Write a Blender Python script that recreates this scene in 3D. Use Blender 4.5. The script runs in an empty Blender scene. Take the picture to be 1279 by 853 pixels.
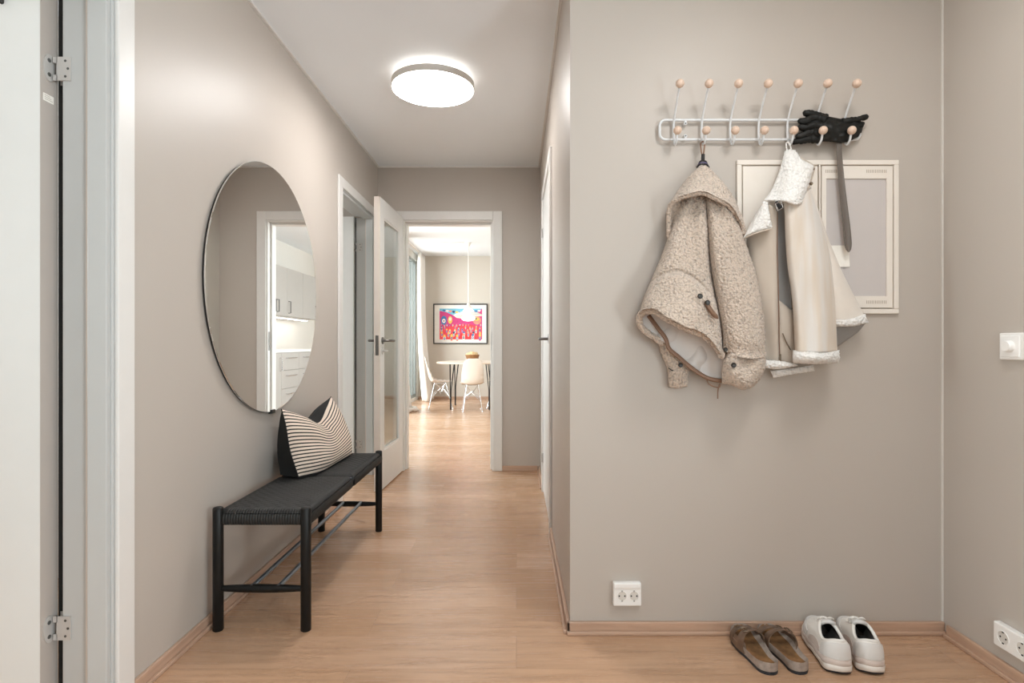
import bpy, bmesh, math, random
from mathutils import Vector, noise, Matrix
random.seed(7)
PI = math.pi
SC = bpy.context.scene
COL = SC.collection
F = 700.0; CX = 645.0; CY = 430.0          # focal length and vanishing point in photo pixels
YW = 1.944                                  # distance of the coat wall

def P(px, py, y):
    return Vector(((px-CX)*y/F, y, 1.0+(CY-py)*y/F))

# ------------------------------------------------------------------ materials
def srgb(r, g, b):
    f = lambda c: c/12.92 if c <= .04045 else ((c+.055)/1.055)**2.4
    return (f(r/255), f(g/255), f(b/255), 1)

class NT:
    def __init__(s, name):
        s.m = bpy.data.materials.new(name); s.m.use_nodes = True
        s.n = s.m.node_tree.nodes; s.l = s.m.node_tree.links
        s.b = s.n['Principled BSDF']; s.out = s.n['Material Output']
    def new(s, t, **kw):
        n = s.n.new(t)
        for k, v in kw.items(): setattr(n, k, v)
        return n
    def link(s, a, b): s.l.new(a, b)
    def coord(s, what='Object', scale=(1, 1, 1)):
        c = s.new('ShaderNodeTexCoord'); m = s.new('ShaderNodeMapping')
        m.inputs['Scale'].default_value = scale
        s.link(c.outputs[what], m.inputs['Vector']); return m.outputs['Vector']
    def noise(s, vec, scale, detail=3, rough=.5):
        n = s.new('ShaderNodeTexNoise'); n.inputs['Scale'].default_value = scale
        n.inputs['Detail'].default_value = detail; n.inputs['Roughness'].default_value = rough
        if vec is not None: s.link(vec, n.inputs['Vector'])
        return n.outputs['Fac']
    def voronoi(s, vec, scale, feature='F1'):
        n = s.new('ShaderNodeTexVoronoi'); n.feature = feature; n.inputs['Scale'].default_value = scale
        if vec is not None: s.link(vec, n.inputs['Vector'])
        return n.outputs['Distance']
    def math(s, op, a, b=None):
        n = s.new('ShaderNodeMath', operation=op)
        for i, x in enumerate((a, b)):
            if x is None: continue
            if isinstance(x, (int, float)): n.inputs[i].default_value = x
            else: s.link(x, n.inputs[i])
        return n.outputs[0]
    def ramp(s, fac, stops):
        n = s.new('ShaderNodeValToRGB'); e = n.color_ramp.elements
        e[0].position, e[0].color = stops[0]; e[1].position, e[1].color = stops[-1]
        for p, c in stops[1:-1]:
            x = e.new(p); x.color = c
        s.link(fac, n.inputs['Fac']); return n.outputs['Color']
    def mix(s, fac, a, b, mode='MIX'):
        n = s.new('ShaderNodeMix', data_type='RGBA', blend_type=mode)
        for sock, x in ((n.inputs['Factor'], fac), (n.inputs[6], a), (n.inputs[7], b)):
            if isinstance(x, (int, float)): sock.default_value = x
            elif isinstance(x, tuple): sock.default_value = x
            else: s.link(x, sock)
        return n.outputs[2]
    def bump(s, h, strength=.3, dist=.002):
        n = s.new('ShaderNodeBump'); n.inputs['Strength'].default_value = strength
        n.inputs['Distance'].default_value = dist
        s.link(h, n.inputs['Height']); s.link(n.outputs['Normal'], s.b.inputs['Normal'])
    def set(s, **kw):
        for k, v in kw.items():
            i = s.b.inputs[k]
            if hasattr(v, 'is_linked'): s.link(v, i)
            else: i.default_value = v
        return s

def simple(name, col, rough=.5, metal=0, bump=None, var=.04, spec=.5, vscale=12, **kw):
    """principled colour with a faint large-scale variation and optional fine bump (scale, strength, distance)"""
    t = NT(name); v = t.coord()
    n = t.noise(v, vscale, 3)
    d = tuple(c*(1-var) for c in col[:3])+(1,); e = tuple(min(1, c*(1+var)) for c in col[:3])+(1,)
    t.set(**{'Base Color': t.ramp(n, [(.3, d), (.7, e)]), 'Roughness': rough, 'Metallic': metal, 'Specular IOR Level': spec})
    if bump:
        t.bump(t.noise(v, bump[0], 4), bump[1], bump[2])
    for k, x in kw.items(): t.b.inputs[k.replace('_', ' ')].default_value = x
    return t.m

MAT = {}
WALLC = srgb(186, 178, 170)
MAT['wall'] = simple('greige_paint', WALLC, .42, bump=(260, .06, .001), var=.012, spec=.35, vscale=2)
MAT['wall_light'] = simple('pale_paint', srgb(214, 210, 204), .6, bump=(260, .06, .001), var=.01, vscale=2)
MAT['wall_dining'] = simple('warm_greige_paint', srgb(206, 199, 189), .6, bump=(260, .06, .001), var=.01, vscale=2)
MAT['ceil'] = simple('ceiling_paint', srgb(238, 243, 248), .8, var=.01, vscale=2)
MAT['trim'] = simple('white_trim_paint', srgb(221, 219, 216), .35, var=.01)
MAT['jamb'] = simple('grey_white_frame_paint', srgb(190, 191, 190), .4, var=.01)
MAT['leaf'] = simple('white_door_paint', srgb(222, 222, 220), .4, var=.01)
MAT['leaf_edge'] = simple('door_edge_band', srgb(206, 196, 187), .45, var=.015)
MAT['leaf_edge_grey'] = simple('door_edge_band_grey', srgb(184, 175, 168), .45, var=.015)
MAT['seal'] = simple('black_rubber', (.006, .006, .006, 1), .7)
MAT['steel'] = simple('brushed_steel', (.62, .61, .6, 1), .32, 1)
MAT['steel_dark'] = simple('dark_steel', (.16, .15, .14, 1), .35, 1)
MAT['hinge'] = simple('satin_hinge_metal', (.55, .53, .51, 1), .45, .25)
MAT['screw'] = simple('screw_recess', (.12, .12, .115, 1), .5, .6)
MAT['chrome'] = simple('chrome', (.75, .76, .78, 1), .12, 1)
MAT['plastic'] = simple('white_plastic', srgb(240, 239, 237), .3, var=.005)
MAT['pin'] = simple('socket_hole', (.015, .014, .013, 1), .6)
MAT['recess'] = simple('socket_recess_plastic', srgb(214, 210, 204), .4)
MAT['paper'] = simple('note_paper', srgb(240, 236, 228), .8)
MAT['cab'] = simple('cabinet_enamel', srgb(228, 221, 212), .45, var=.01)
MAT['cabglass'] = simple('frosted_cabinet_pane', srgb(196, 190, 188), .3, var=.01)
MAT['slot'] = simple('vent_slot', srgb(176, 165, 152), .7)
MAT['rackwire'] = simple('pale_blue_grey_enamel', srgb(214, 216, 218), .35, var=.01)
MAT['black'] = simple('black_stained_wood', (.006, .006, .0056, 1), .45, bump=(90, .15, .001), var=.2, spec=.3)
MAT['rod'] = simple('blue_grey_metal_rod', (.20, .23, .27, 1), .28, .8)
MAT['glove'] = simple('black_leather', (.006, .006, .005, 1), .5, spec=.3, bump=(220, .35, .002), var=.3)
MAT['shoehorn'] = simple('smoky_metal', (.34, .31, .285, 1), .3, .9)
MAT['rubber'] = simple('dark_sole_rubber', (.018, .019, .024, 1), .7)
MAT['white_rubber'] = simple('off_white_midsole', srgb(225, 219, 212), .55, bump=(90, .1, .001))
MAT['sneaker'] = simple('white_sneaker_leather', srgb(228, 224, 219), .5, bump=(300, .12, .001))
MAT['sneaker_mesh'] = simple('white_sneaker_mesh', srgb(216, 214, 212), .8, bump=(700, .4, .001))
MAT['pinkish'] = simple('pale_rose_suede', srgb(206, 192, 184), .8, bump=(400, .2, .001))
MAT['shoelining'] = simple('dark_shoe_lining', (.085, .078, .074, 1), .9)
MAT['sandal'] = simple('brown_oiled_leather', srgb(108, 86, 70), .45, bump=(160, .25, .001), var=.25, vscale=40)
MAT['footbed'] = simple('worn_suede_footbed', srgb(122, 88, 54), .85, bump=(220, .25, .001), var=.45, vscale=28)
MAT['cork'] = simple('cork', srgb(156, 142, 132), .75, bump=(300, .4, .001), var=.2, vscale=60)
MAT['buckle'] = simple('antique_buckle', (.22, .17, .12, 1), .4, .9)
MAT['leather'] = simple('tan_leather', srgb(132, 102, 82), .5, bump=(200, .2, .001), var=.1)
MAT['button'] = simple('dark_button', (.02, .016, .013, 1), .3)
MAT['darkband'] = simple('black_band', (.012, .011, .012, 1), .6)
MAT['purple'] = simple('purple_elastic', (.10, .085, .16, 1), .7)
MAT['satin'] = simple('pale_satin_lining', srgb(208, 202, 198), .4, bump=(14, .25, .01))
MAT['ply'] = simple('pale_table_laminate', srgb(236, 222, 206), .35)
MAT['shell'] = simple('white_chair_shell', srgb(242, 236, 228), .35, var=.01)
MAT['legblack'] = simple('black_steel', (.012, .012, .013, 1), .35, .3)
MAT['bowl'] = simple('turned_wood', srgb(150, 104, 62), .5, var=.2, vscale=30)
MAT['bowl_fill'] = simple('dried_flowers', srgb(226, 196, 150), .9, bump=(80, .6, .01), var=.2, vscale=60)
MAT['framebk'] = simple('black_picture_frame', (.01, .01, .01, 1), .4)
MAT['mat'] = simple('white_picture_mat', srgb(238, 236, 232), .8)
MAT['kitchen'] = simple('grey_cabinet_front', srgb(168, 164, 160), .45, var=.01)
MAT['worktop'] = simple('white_worktop', srgb(226, 224, 222), .3)
MAT['handleblk'] = simple('black_handle', (.012, .012, .012, 1), .4)
MAT['curtain'] = simple('white_curtain', srgb(244, 242, 238), .9, var=.01, Transmission_Weight=.0)
MAT['mirrorback'] = simple('mirror_edge_black', (.008, .008, .008, 1), .4)
MAT['winframe'] = simple('grey_window_frame', srgb(120, 124, 122), .4)

def glossy(name, col, rough):
    t = NT(name); t.set(**{'Base Color': col, 'Metallic': 1., 'Roughness': rough}); return t.m
MAT['mirror'] = glossy('silvered_glass', (.87, .87, .86, 1), .0)

def glass(name, tint=(.96, .98, .97, 1)):
    t = NT(name)
    g = t.new('ShaderNodeBsdfGlossy'); g.inputs['Roughness'].default_value = .0
    tr = t.new('ShaderNodeBsdfTransparent'); tr.inputs['Color'].default_value = tint
    ge = t.new('ShaderNodeNewGeometry'); dp = t.new('ShaderNodeVectorMath', operation='DOT_PRODUCT')
    t.link(ge.outputs['Incoming'], dp.inputs[0]); t.link(ge.outputs['Normal'], dp.inputs[1])
    c = t.math('SUBTRACT', 1.0, t.math('ABSOLUTE', dp.outputs['Value']))
    fr = t.math('ADD', .04, t.math('MULTIPLY', .96, t.math('POWER', c, 5.0)))      # Schlick reflectance, same for both faces
    mx = t.new('ShaderNodeMixShader')
    t.link(fr, mx.inputs[0]); t.link(tr.outputs[0], mx.inputs[1]); t.link(g.outputs[0], mx.inputs[2])
    t.link(mx.outputs[0], t.out.inputs['Surface']); return t.m
MAT['glass'] = glass('clear_glass')

def emit(name, col, strength):
    t = NT(name); t.set(**{'Base Color': col, 'Emission Color': col, 'Emission Strength': strength}); return t.m

def wood_floor():
    t = NT('oak_plank_floor'); v = t.coord()
    br = t.new('ShaderNodeTexBrick', offset=.37, offset_frequency=2)
    br.inputs['Scale'].default_value = 1; br.inputs['Brick Width'].default_value = 1.38
    br.inputs['Row Height'].default_value = .192; br.inputs['Mortar Size'].default_value = .0011
    br.inputs['Mortar Smooth'].default_value = .2; br.inputs['Bias'].default_value = 0
    br.inputs['Color1'].default_value = (.0, .0, .0, 1); br.inputs['Color2'].default_value = (1, 1, 1, 1)
    br.inputs['Mortar'].default_value = (.5, .5, .5, 1)
    t.link(v, br.inputs['Vector'])
    tone = t.ramp(br.outputs['Color'], [(0, srgb(184, 147, 117)), (.5, srgb(193, 157, 128)), (1, srgb(202, 167, 140))])
    # per-plank shifted grain, stretched along the plank
    off = t.new('ShaderNodeVectorMath', operation='MULTIPLY_ADD')
    t.link(br.outputs['Color'], off.inputs[0]); off.inputs[1].default_value = (9.3, 4.1, 0)
    t.link(v, off.inputs[2])
    mp = t.new('ShaderNodeMapping'); mp.inputs['Scale'].default_value = (1.4, 26, 1)
    t.link(off.outputs[0], mp.inputs['Vector'])
    g1 = t.noise(mp.outputs[0], 2.2, 6, .6)
    mp2 = t.new('ShaderNodeMapping'); mp2.inputs['Scale'].default_value = (.9, 7, 1)
    t.link(off.outputs[0], mp2.inputs['Vector'])
    g2 = t.noise(mp2.outputs[0], 1.6, 3, .5)
    grain = t.ramp(g1, [(.3, (.80, .77, .75, 1)), (.55, (1, 1, 1, 1)), (.75, (1.05, 1.04, 1.03, 1))])
    cloud = t.ramp(g2, [(.3, (.88, .86, .84, 1)), (.7, (1.06, 1.06, 1.06, 1))])
    c = t.mix(1.0, t.mix(1.0, tone, grain, 'MULTIPLY'), cloud, 'MULTIPLY')
    c = t.mix(t.math('MULTIPLY', br.outputs['Fac'], .6), c, srgb(150, 118, 96))
    t.set(**{'Base Color': c, 'Roughness': t.ramp(g1, [(.3, (.30, .30, .30, 1)), (.7, (.22, .22, .22, 1))]), 'Specular IOR Level': .5})
    t.bump(t.math('SUBTRACT', t.math('MULTIPLY', g1, .25), br.outputs['Fac']), .12, .001)
    return t.m
MAT['floor'] = wood_floor()

def wood_strip(name, axis, base):
    t = NT(name)
    sc = (2, 40, 40) if axis == 'x' else (40, 2, 40)
    g = t.noise(t.coord('Object', sc), 1.5, 5, .6)
    b = base
    t.set(**{'Base Color': t.ramp(g, [(.3, tuple(c*.82 for c in b[:3])+(1,)), (.7, tuple(min(1, c*1.1) for c in b[:3])+(1,))]), 'Roughness': .32})
    return t.m
MAT['basex'] = wood_strip('oak_skirting_lengthwise', 'x', srgb(190, 158, 136))
MAT['basey'] = wood_strip('oak_skirting_depthwise', 'y', srgb(190, 158, 136))

def beech():
    t = NT('beech_knob'); g = t.noise(t.coord('Object', (60, 60, 12)), 3, 4, .6)
    t.set(**{'Base Color': t.ramp(g, [(.3, srgb(204, 176, 156)), (.7, srgb(222, 198, 180))]), 'Roughness': .4}); return t.m
MAT['beech'] = beech()

def fleece(name, col, scale, dark=.72, strength=.9, sheen=.35):
    t = NT(name); v = t.coord()
    w = t.new('ShaderNodeVectorMath', operation='MULTIPLY_ADD')
    nz = t.new('ShaderNodeTexNoise'); nz.inputs['Scale'].default_value = scale*.6
    t.link(v, nz.inputs['Vector']); t.link(nz.outputs['Color'], w.inputs[0]); w.inputs[1].default_value = (.006,)*3
    t.link(v, w.inputs[2])
    vo = t.voronoi(w.outputs[0], scale)
    fine = t.noise(v, scale*4, 3)
    h = t.math('ADD', t.math('SUBTRACT', 1.0, t.math('MULTIPLY', vo, vo)), t.math('MULTIPLY', fine, .3))
    lo = tuple(c*dark for c in col[:3])+(1,); hi = tuple(min(1, c*1.06) for c in col[:3])+(1,)
    fine = t.math('SUBTRACT', t.math('ADD', t.math('MULTIPLY', fine, .5), .62), t.math('MULTIPLY', vo, .72))
    t.set(**{'Base Color': t.ramp(fine, [(.22, lo), (.62, hi)]), 'Roughness': .95,
             'Sheen Weight': sheen, 'Sheen Roughness': .5, 'Specular IOR Level': .15})
    t.bump(h, strength, .006); return t.m
MAT['teddy'] = fleece('beige_teddy_fleece', srgb(210, 193, 178), 150, .74, .9)
MAT['shear'] = fleece('white_shearling', srgb(232, 230, 227), 150, .90, .5)
MAT['hide'] = simple('pale_suede_hide', srgb(221, 213, 204), .58, bump=(120, .1, .002), var=.06, vscale=9, Sheen_Weight=.25)
def streaked_suede():  # pale suede with tan streaks drawn along its length
    t = NT('streaked_suede_sleeve'); g = t.noise(t.coord('Object', (16, 4, 1.5)), 1.6, 3, .5); f = t.noise(t.coord(), 120, 3)
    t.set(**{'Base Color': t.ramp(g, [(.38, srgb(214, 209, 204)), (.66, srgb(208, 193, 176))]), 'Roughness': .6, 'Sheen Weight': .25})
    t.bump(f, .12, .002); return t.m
MAT['hide_streaked'] = streaked_suede()
MAT['hide_tan'] = simple('tan_suede_hide', srgb(190, 178, 165), .65, bump=(120, .1, .002), var=.05, vscale=9, Sheen_Weight=.2)
MAT['hide_in'] = simple('grey_inner_facing', srgb(150, 148, 146), .7, var=.05)
MAT['weave'] = simple('black_paper_cord', (.010, .0098, .0092, 1), .6, bump=(500, .3, .001), var=.25, vscale=80)

def stripes():
    t = NT('striped_cushion_cotton')
    c = t.new('ShaderNodeTexCoord'); sp = t.new('ShaderNodeSeparateXYZ')
    t.link(c.outputs['UV'], sp.inputs[0])
    fr = t.math('FRACT', t.math('MULTIPLY', sp.outputs['Y'], 19.0))
    k = t.math('LESS_THAN', fr, .36)
    col = t.mix(k, srgb(226, 210, 194), (.010, .009, .010, 1))
    t.set(**{'Base Color': col, 'Roughness': .9})
    t.bump(t.noise(t.coord(), 700, 2), .3, .001); return t.m
MAT['stripe'] = stripes()
MAT['blackcloth'] = simple('black_cushion_cotton', (.009, .009, .009, 1), .9, bump=(600, .3, .001))

def smoky(name):
    t = NT(name); tr = t.new('ShaderNodeBsdfTransparent'); tr.inputs['Color'].default_value = (.50, .46, .43, 1)
    t.set(**{'Base Color': (.30, .27, .245, 1), 'Roughness': .15}); mx = t.new('ShaderNodeMixShader'); mx.inputs[0].default_value = .4
    t.link(tr.outputs[0], mx.inputs[1]); t.link(t.b.outputs[0], mx.inputs[2]); t.link(mx.outputs[0], t.out.inputs['Surface']); return t.m
MAT['shoehorn'] = smoky('smoky_translucent_plastic')
# ------------------------------------------------------------------ mesh helpers
class MB:
    def __init__(s): s.v = []; s.f = []; s.m = []; s.uv = {}
    def add(s, vs, fs, mi=0):
        o = len(s.v); s.v += [Vector(x) for x in vs]
        s.f += [tuple(i+o for i in f) for f in fs]; s.m += [mi]*len(fs); return o
    def box(s, x0, x1, y0, y1, z0, z1, mi=0):
        x0, x1 = sorted((x0, x1)); y0, y1 = sorted((y0, y1)); z0, z1 = sorted((z0, z1))
        vs = [(x, y, z) for z in (z0, z1) for y in (y0, y1) for x in (x0, x1)]
        s.add(vs, [(0, 2, 3, 1), (4, 5, 7, 6), (0, 1, 5, 4), (2, 6, 7, 3), (0, 4, 6, 2), (1, 3, 7, 5)], mi); return s
    def grid(s, G, mi=0, closed_u=False, closed_v=False, cap=False, flip=False):
        nv = len(G); nu = len(G[0]); vs = [p for r in G for p in r]; fs = []
        for j in range(nv if closed_v else nv-1):
            for i in range(nu if closed_u else nu-1):
                a = j*nu+i; b = j*nu+(i+1) % nu; j2 = (j+1) % nv
                c = j2*nu+(i+1) % nu; d = j2*nu+i
                fs.append((d, c, b, a) if flip else (a, b, c, d))
        if cap:
            fs.append(tuple(reversed(range(nu)))); fs.append(tuple(range((nv-1)*nu, nv*nu)))
        return s.add(vs, fs, mi)
    def tube(s, pts, r, n=10, mi=0, closed=False, cap=True, flat=1.0):
        pts = [Vector(p) for p in pts]; N = len(pts)
        rs = r if isinstance(r, (list, tuple)) else [r]*N
        rings = []; ref = None
        for k, p in enumerate(pts):
            if closed: t = pts[(k+1) % N]-pts[k-1]
            else: t = pts[min(k+1, N-1)]-pts[max(k-1, 0)]
            t.normalize()
            if ref is None:
                a = Vector((0, 0, 1)) if abs(t.z) < .9 else Vector((1, 0, 0))
                ref = (a-t*a.dot(t)).normalized()
            else:
                q = ref-t*ref.dot(t)
                if q.length > 1e-6: ref = q.normalized()
            bi = t.cross(ref)
            rings.append([p+(ref*math.cos(2*PI*i/n)+bi*math.sin(2*PI*i/n)*flat)*rs[k] for i in range(n)])
        s.grid(rings, mi, closed_u=True, closed_v=closed, cap=cap and not closed); return s
    def lathe(s, c, prof, n=32, mi=0, axis='z', cap=True, mis=None):
        c = Vector(c); G = []
        for r, h in prof:
            row = []
            for i in range(n):
                a = 2*PI*i/n; x, y = r*math.cos(a), r*math.sin(a)
                row.append(c+(Vector((x, y, h)) if axis == 'z' else Vector((h, x, y)) if axis == 'x' else Vector((x, h, -y))))
            G.append(row)
        s.grid(G, mi, closed_u=True, cap=cap); return s
    def sphere(s, c, r, n=18, mi=0, sc=(1, 1, 1)):
        c = Vector(c); G = []
        for j in range(n//2+1):
            th = PI*j/(n//2); rr = max(math.sin(th), 1e-4)
            G.append([c+Vector((r*sc[0]*rr*math.cos(2*PI*i/n), r*sc[1]*rr*math.sin(2*PI*i/n), -r*sc[2]*math.cos(th))) for i in range(n)])
        s.grid(G, mi, closed_u=True, cap=True); return s
    def prism(s, poly, o, ax, ay, n, mi=0):
        """poly of (a,b) in the plane (ax,ay) at o, extruded by vector n"""
        o = Vector(o); ax = Vector(ax); ay = Vector(ay); n = Vector(n); k = len(poly)
        a = [o+ax*x+ay*y for x, y in poly]; b = [p+n for p in a]
        s.add(a+b, [tuple(reversed(range(k))), tuple(range(k, 2*k))]+[(i, (i+1) % k, k+(i+1) % k, k+i) for i in range(k)], mi); return s

def wloc(o):
    v = Vector((0, 0, 0))
    while o is not None: v = v+o.location; o = o.parent
    return v

def obj(name, mb, mats, parent=None, local=False, smooth=False, bevel=0, label=None, uv=None, sub=0, weld=False):
    if not isinstance(mats, (list, tuple)): mats = [mats]
    me = bpy.data.meshes.new(name)
    off = Vector((0, 0, 0)) if (parent is None or local) else wloc(parent)
    me.from_pydata([tuple(v-off) for v in mb.v], [], mb.f)
    for m in mats: me.materials.append(MAT[m] if isinstance(m, str) else m)
    me.polygons.foreach_set('material_index', mb.m)
    if uv:
        l = me.uv_layers.new(name='UVMap')
        for lp in me.loops: l.data[lp.index].uv = uv[lp.vertex_index]
    bm = bmesh.new(); bm.from_mesh(me)
    if weld: bmesh.ops.remove_doubles(bm, verts=bm.verts, dist=1e-5)
    bmesh.ops.recalc_face_normals(bm, faces=bm.faces); bm.to_mesh(me); bm.free()
    if smooth:
        me.polygons.foreach_set('use_smooth', [True]*len(me.polygons))
        if smooth != 'all': me.set_sharp_from_angle(angle=math.radians(45))
    o = bpy.data.objects.new(name, me); COL.objects.link(o)
    if parent is not None: o.parent = parent
    if bevel:
        b = o.modifiers.new('bevel', 'BEVEL'); b.width = bevel; b.segments = 2; b.limit_method = 'ANGLE'; b.angle_limit = .7
    if sub:
        q = o.modifiers.new('subdivision', 'SUBSURF'); q.levels = sub; q.render_levels = sub
    if label: o['label'] = label
    return o

def thing(name, label, cat, loc=(0, 0, 0), rz=0, group=None):
    o = bpy.data.objects.new(name, None); COL.objects.link(o); o.empty_display_size = .05
    o.location = loc; o.rotation_euler = (0, 0, rz); tag(o, label, cat, group); return o
def tag(o, label, cat, group=None):
    o['label'] = label; o['category'] = cat
    if group: o['group'] = group
    return o
def struct(name, mb, mat, parent=None, **kw):
    o = obj(name, mb, mat, parent, **kw); o['kind'] = 'structure'; return o
def copy_tree(o, parent=None):
    c = o.copy(); COL.objects.link(c)
    if parent is not None: c.parent = parent
    for ch in list(o.children): copy_tree(ch, c)
    return c

def lerp(a, b, t): return a+(b-a)*t
def sstep(x): x = max(0, min(1, x)); return x*x*(3-2*x)
def cr(pts, n):
    """resample a polyline as a Catmull-Rom curve with n segments, uniform in chord length"""
    pts = [Vector(p) for p in pts]
    if len(pts) == 1: return [pts[0].copy() for _ in range(n+1)]
    L = [0]
    for a, b in zip(pts, pts[1:]): L.append(L[-1]+max((b-a).length, 1e-6))
    out = []; k = 0
    for i in range(n+1):
        t = L[-1]*i/n
        while k < len(pts)-2 and t > L[k+1]: k += 1
        u = (t-L[k])/(L[k+1]-L[k]); u = max(0, min(1, u))
        p0 = pts[k-1] if k > 0 else pts[k]*2-pts[k+1]
        p1, p2 = pts[k], pts[k+1]; p3 = pts[k+2] if k+2 < len(pts) else p2*2-p1
        h1 = L[k+1]-L[k]; h0 = L[k]-L[k-1] if k > 0 else h1; h2 = L[k+2]-L[k+1] if k+2 < len(pts) else h1
        m1 = ((p1-p0)/h0*h1+(p2-p1)/h1*h0)/(h0+h1)*h1
        m2 = ((p2-p1)/h1*h2+(p3-p2)/h2*h1)/(h1+h2)*h1
        u2 = u*u; u3 = u2*u
        out.append(p1*(2*u3-3*u2+1)+m1*(u3-2*u2+u)+p2*(-2*u3+3*u2)+m2*(u3-u2))
    return out
def coons(top, bot, left, right, nu, nv):
    T, B, L, R = cr(top, nu), cr(bot, nu), cr(left, nv), cr(right, nv)
    G = []
    for j in range(nv+1):
        v = j/nv; row = []
        l = L[j]+(T[0]-L[0])*(1-v)+(B[0]-L[-1])*v
        r = R[j]+(T[-1]-R[0])*(1-v)+(B[-1]-R[-1])*v
        for i in range(nu+1):
            u = i/nu
            row.append(T[i]*(1-v)+B[i]*v+l*(1-u)+r*u-(T[0]*(1-u)*(1-v)+T[-1]*u*(1-v)+B[0]*(1-u)*v+B[-1]*u*v))
        G.append(row)
    return G
def W3(p):
    """(photo px, photo py, distance off the coat wall) -> world point"""
    return P(p[0], p[1], YW-max(.003, p[2]))
def prof(u, p=2.4): return max(0, 1-abs(2*u-1)**p)**.5
def fuzzed(co, amp, sc):
    """woolly lumps of a few millimetres"""
    d = noise.voronoi(co*sc)[0]
    return amp*(.62-(1.25*d[0])**2)
def panel(top, bot, left, right, bulge, thick, nu=36, nv=48, fold=None, fuzz=0, fsc=150, pv='both', pu='both', ped=2.4, dmin=.014):
    """a padded piece of cloth between four outlines given as (px, py, distance off the wall): front bulges, back is flatter"""
    G = coons(top, bot, left, right, nu, nv)
    fr = []; bk = []
    for j, row in enumerate(G):
        v = j/nv; a = []; b = []
        for i, g in enumerate(row):
            u = i/nu
            qv = {'both': prof(v, ped), 'top': prof(v/2, ped), 'bottom': prof(.5+v/2, ped), 'none': 1}[pv]
            qu = {'both': prof(u, ped), 'none': 1, 'left': prof(u/2, ped), 'right': prof(.5+u/2, ped)}[pu]
            edge = min(1, min(u, 1-u, )*nu, min(v, 1-v)*nv)
            q = qu*qv; d = g.z+bulge*q
            if fold: d += fold(u, v, g.x, g.y)*min(1, min(u, 1-u)*8)
            co = W3((g.x, g.y, d))
            if fuzz:
                w = fuzzed(co, fuzz, fsc)
                co = co+Vector(((u-.5)*w*.8, -w, (.5-v)*w*.8 if pv != 'none' else 0))
            a.append(co); b.append(W3((g.x, g.y, max(dmin, g.z-thick*max(q, .15)))))
        fr.append(a); bk.append(b)
    m = MB(); m.grid(fr); m.grid(bk, flip=True)
    o2 = len(fr)*len(fr[0]); nn = nu+1
    ring = [(0, i) for i in range(nn)]+[(j, nu) for j in range(1, nv+1)]+[(nv, i) for i in range(nu-1, -1, -1)]+[(j, 0) for j in range(nv-1, 0, -1)]
    idx = [j*nn+i for j, i in ring]; K = len(idx)
    m.f += [(idx[k], idx[(k+1) % K], o2+idx[(k+1) % K], o2+idx[k]) for k in range(K)]; m.m += [0]*K
    return m
def roll(pts, r, n=60, fuzz=0, fsc=150, k=10, m=None):
    """a rolled edge along (px, py, d) points"""
    c = [W3(p) for p in cr(pts, n)]; m = m or MB(); o = len(m.v)
    rr = [r*(.35+.65*min(1, min(i, n-i)/3)) for i in range(n+1)]
    m.tube(c, rr, k)
    if fuzz:
        for i in range(o, len(m.v)):
            q = c[min(n, (i-o)//k)]; dv = m.v[i]-q
            if dv.length > 1e-6: m.v[i] = m.v[i]+dv.normalized()*fuzzed(m.v[i], fuzz, fsc)
    return m

# ------------------------------------------------------------------ room shell
XL, XR, XC = -1.095, 1.478, .186             # left wall, right wall, corridor's right wall
WT = .14                                     # left wall thickness
HC = 2.405; HD = 2.62                        # ceilings of hall and dining room
YF = 4.43; YD = 10.3; YB = -1.5
DH = 1.985                                   # door heads
D1 = (.71, 1.53); D2 = (3.5, 4.315)          # openings in the left wall
D3 = (2.99, 3.80)                            # opening in the corridor's right wall
D4 = (-.90, -.18)                            # opening in the far wall
XDL, XDR = -1.80, 1.55                       # dining room side walls
XO = -3.6
struct('floor', MB().box(XO-.1, 1.75, YB-.1, YD+.15, -.1, 0), 'floor')
struct('ceiling', MB().box(XO-.1, 1.75, YB-.1, YF+.06, HC, HC+.1), 'ceil')
struct('ceiling_dining', MB().box(XDL-.2, XDR+.2, YF+.06, YD+.15, HD, HD+.1), 'ceil')
m = MB()
for a, b in ((YB, D1[0]), (D1[1], D2[0]), (D2[1], YF)): m.box(XL-WT, XL, a, b, 0, HC)
for a, b in (D1, D2): m.box(XL-WT, XL, a, b, DH, HC)
struct('wall_left', m, 'wall')
struct('wall_coats', MB().box(XC, XR+.1, YW, YW+.1, 0, HC), 'wall')
m = MB().box(XC, XC+.1, YW+.1, D3[0], 0, HC).box(XC, XC+.1, D3[1], YF, 0, HC).box(XC, XC+.1, D3[0], D3[1], DH, HC)
struct('wall_corridor_right', m, 'wall')
struct('wall_right', MB().box(XR, XR+.1, YB, -1.25, 0, HC).box(XR, XR+.1, .15, YW, 0, HC).box(XR, XR+.1, -1.25, .15, 0, .5).box(XR, XR+.1, -1.25, .15, 2.15, HC), 'wall')
m = MB().box(XO, -.5, YB-.1, YB, 0, HC).box(.9, XR+.1, YB-.1, YB, 0, HC).box(-.5, .9, YB-.1, YB, 2.15, HC).box(-.5, .9, YB-.1, YB, 0, .25)
struct('wall_behind', m, 'wall')
m = MB().box(XO, D4[0], YF, YF+.12, 0, HD).box(D4[1], XDR+.1, YF, YF+.12, 0, HD).box(D4[0], D4[1], YF, YF+.12, DH, HD)
struct('wall_far', m, 'wall')
struct('wall_dining_far', MB().box(XDL-.1, XDR+.1, YD, YD+.12, 0, HD), 'wall_dining')
struct('wall_dining_right', MB().box(XDR, XDR+.1, YF+.12, YD, 0, HD), 'wall_light')
WY = (5.0, 10.15); WZ = (.06, 2.5)
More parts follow.
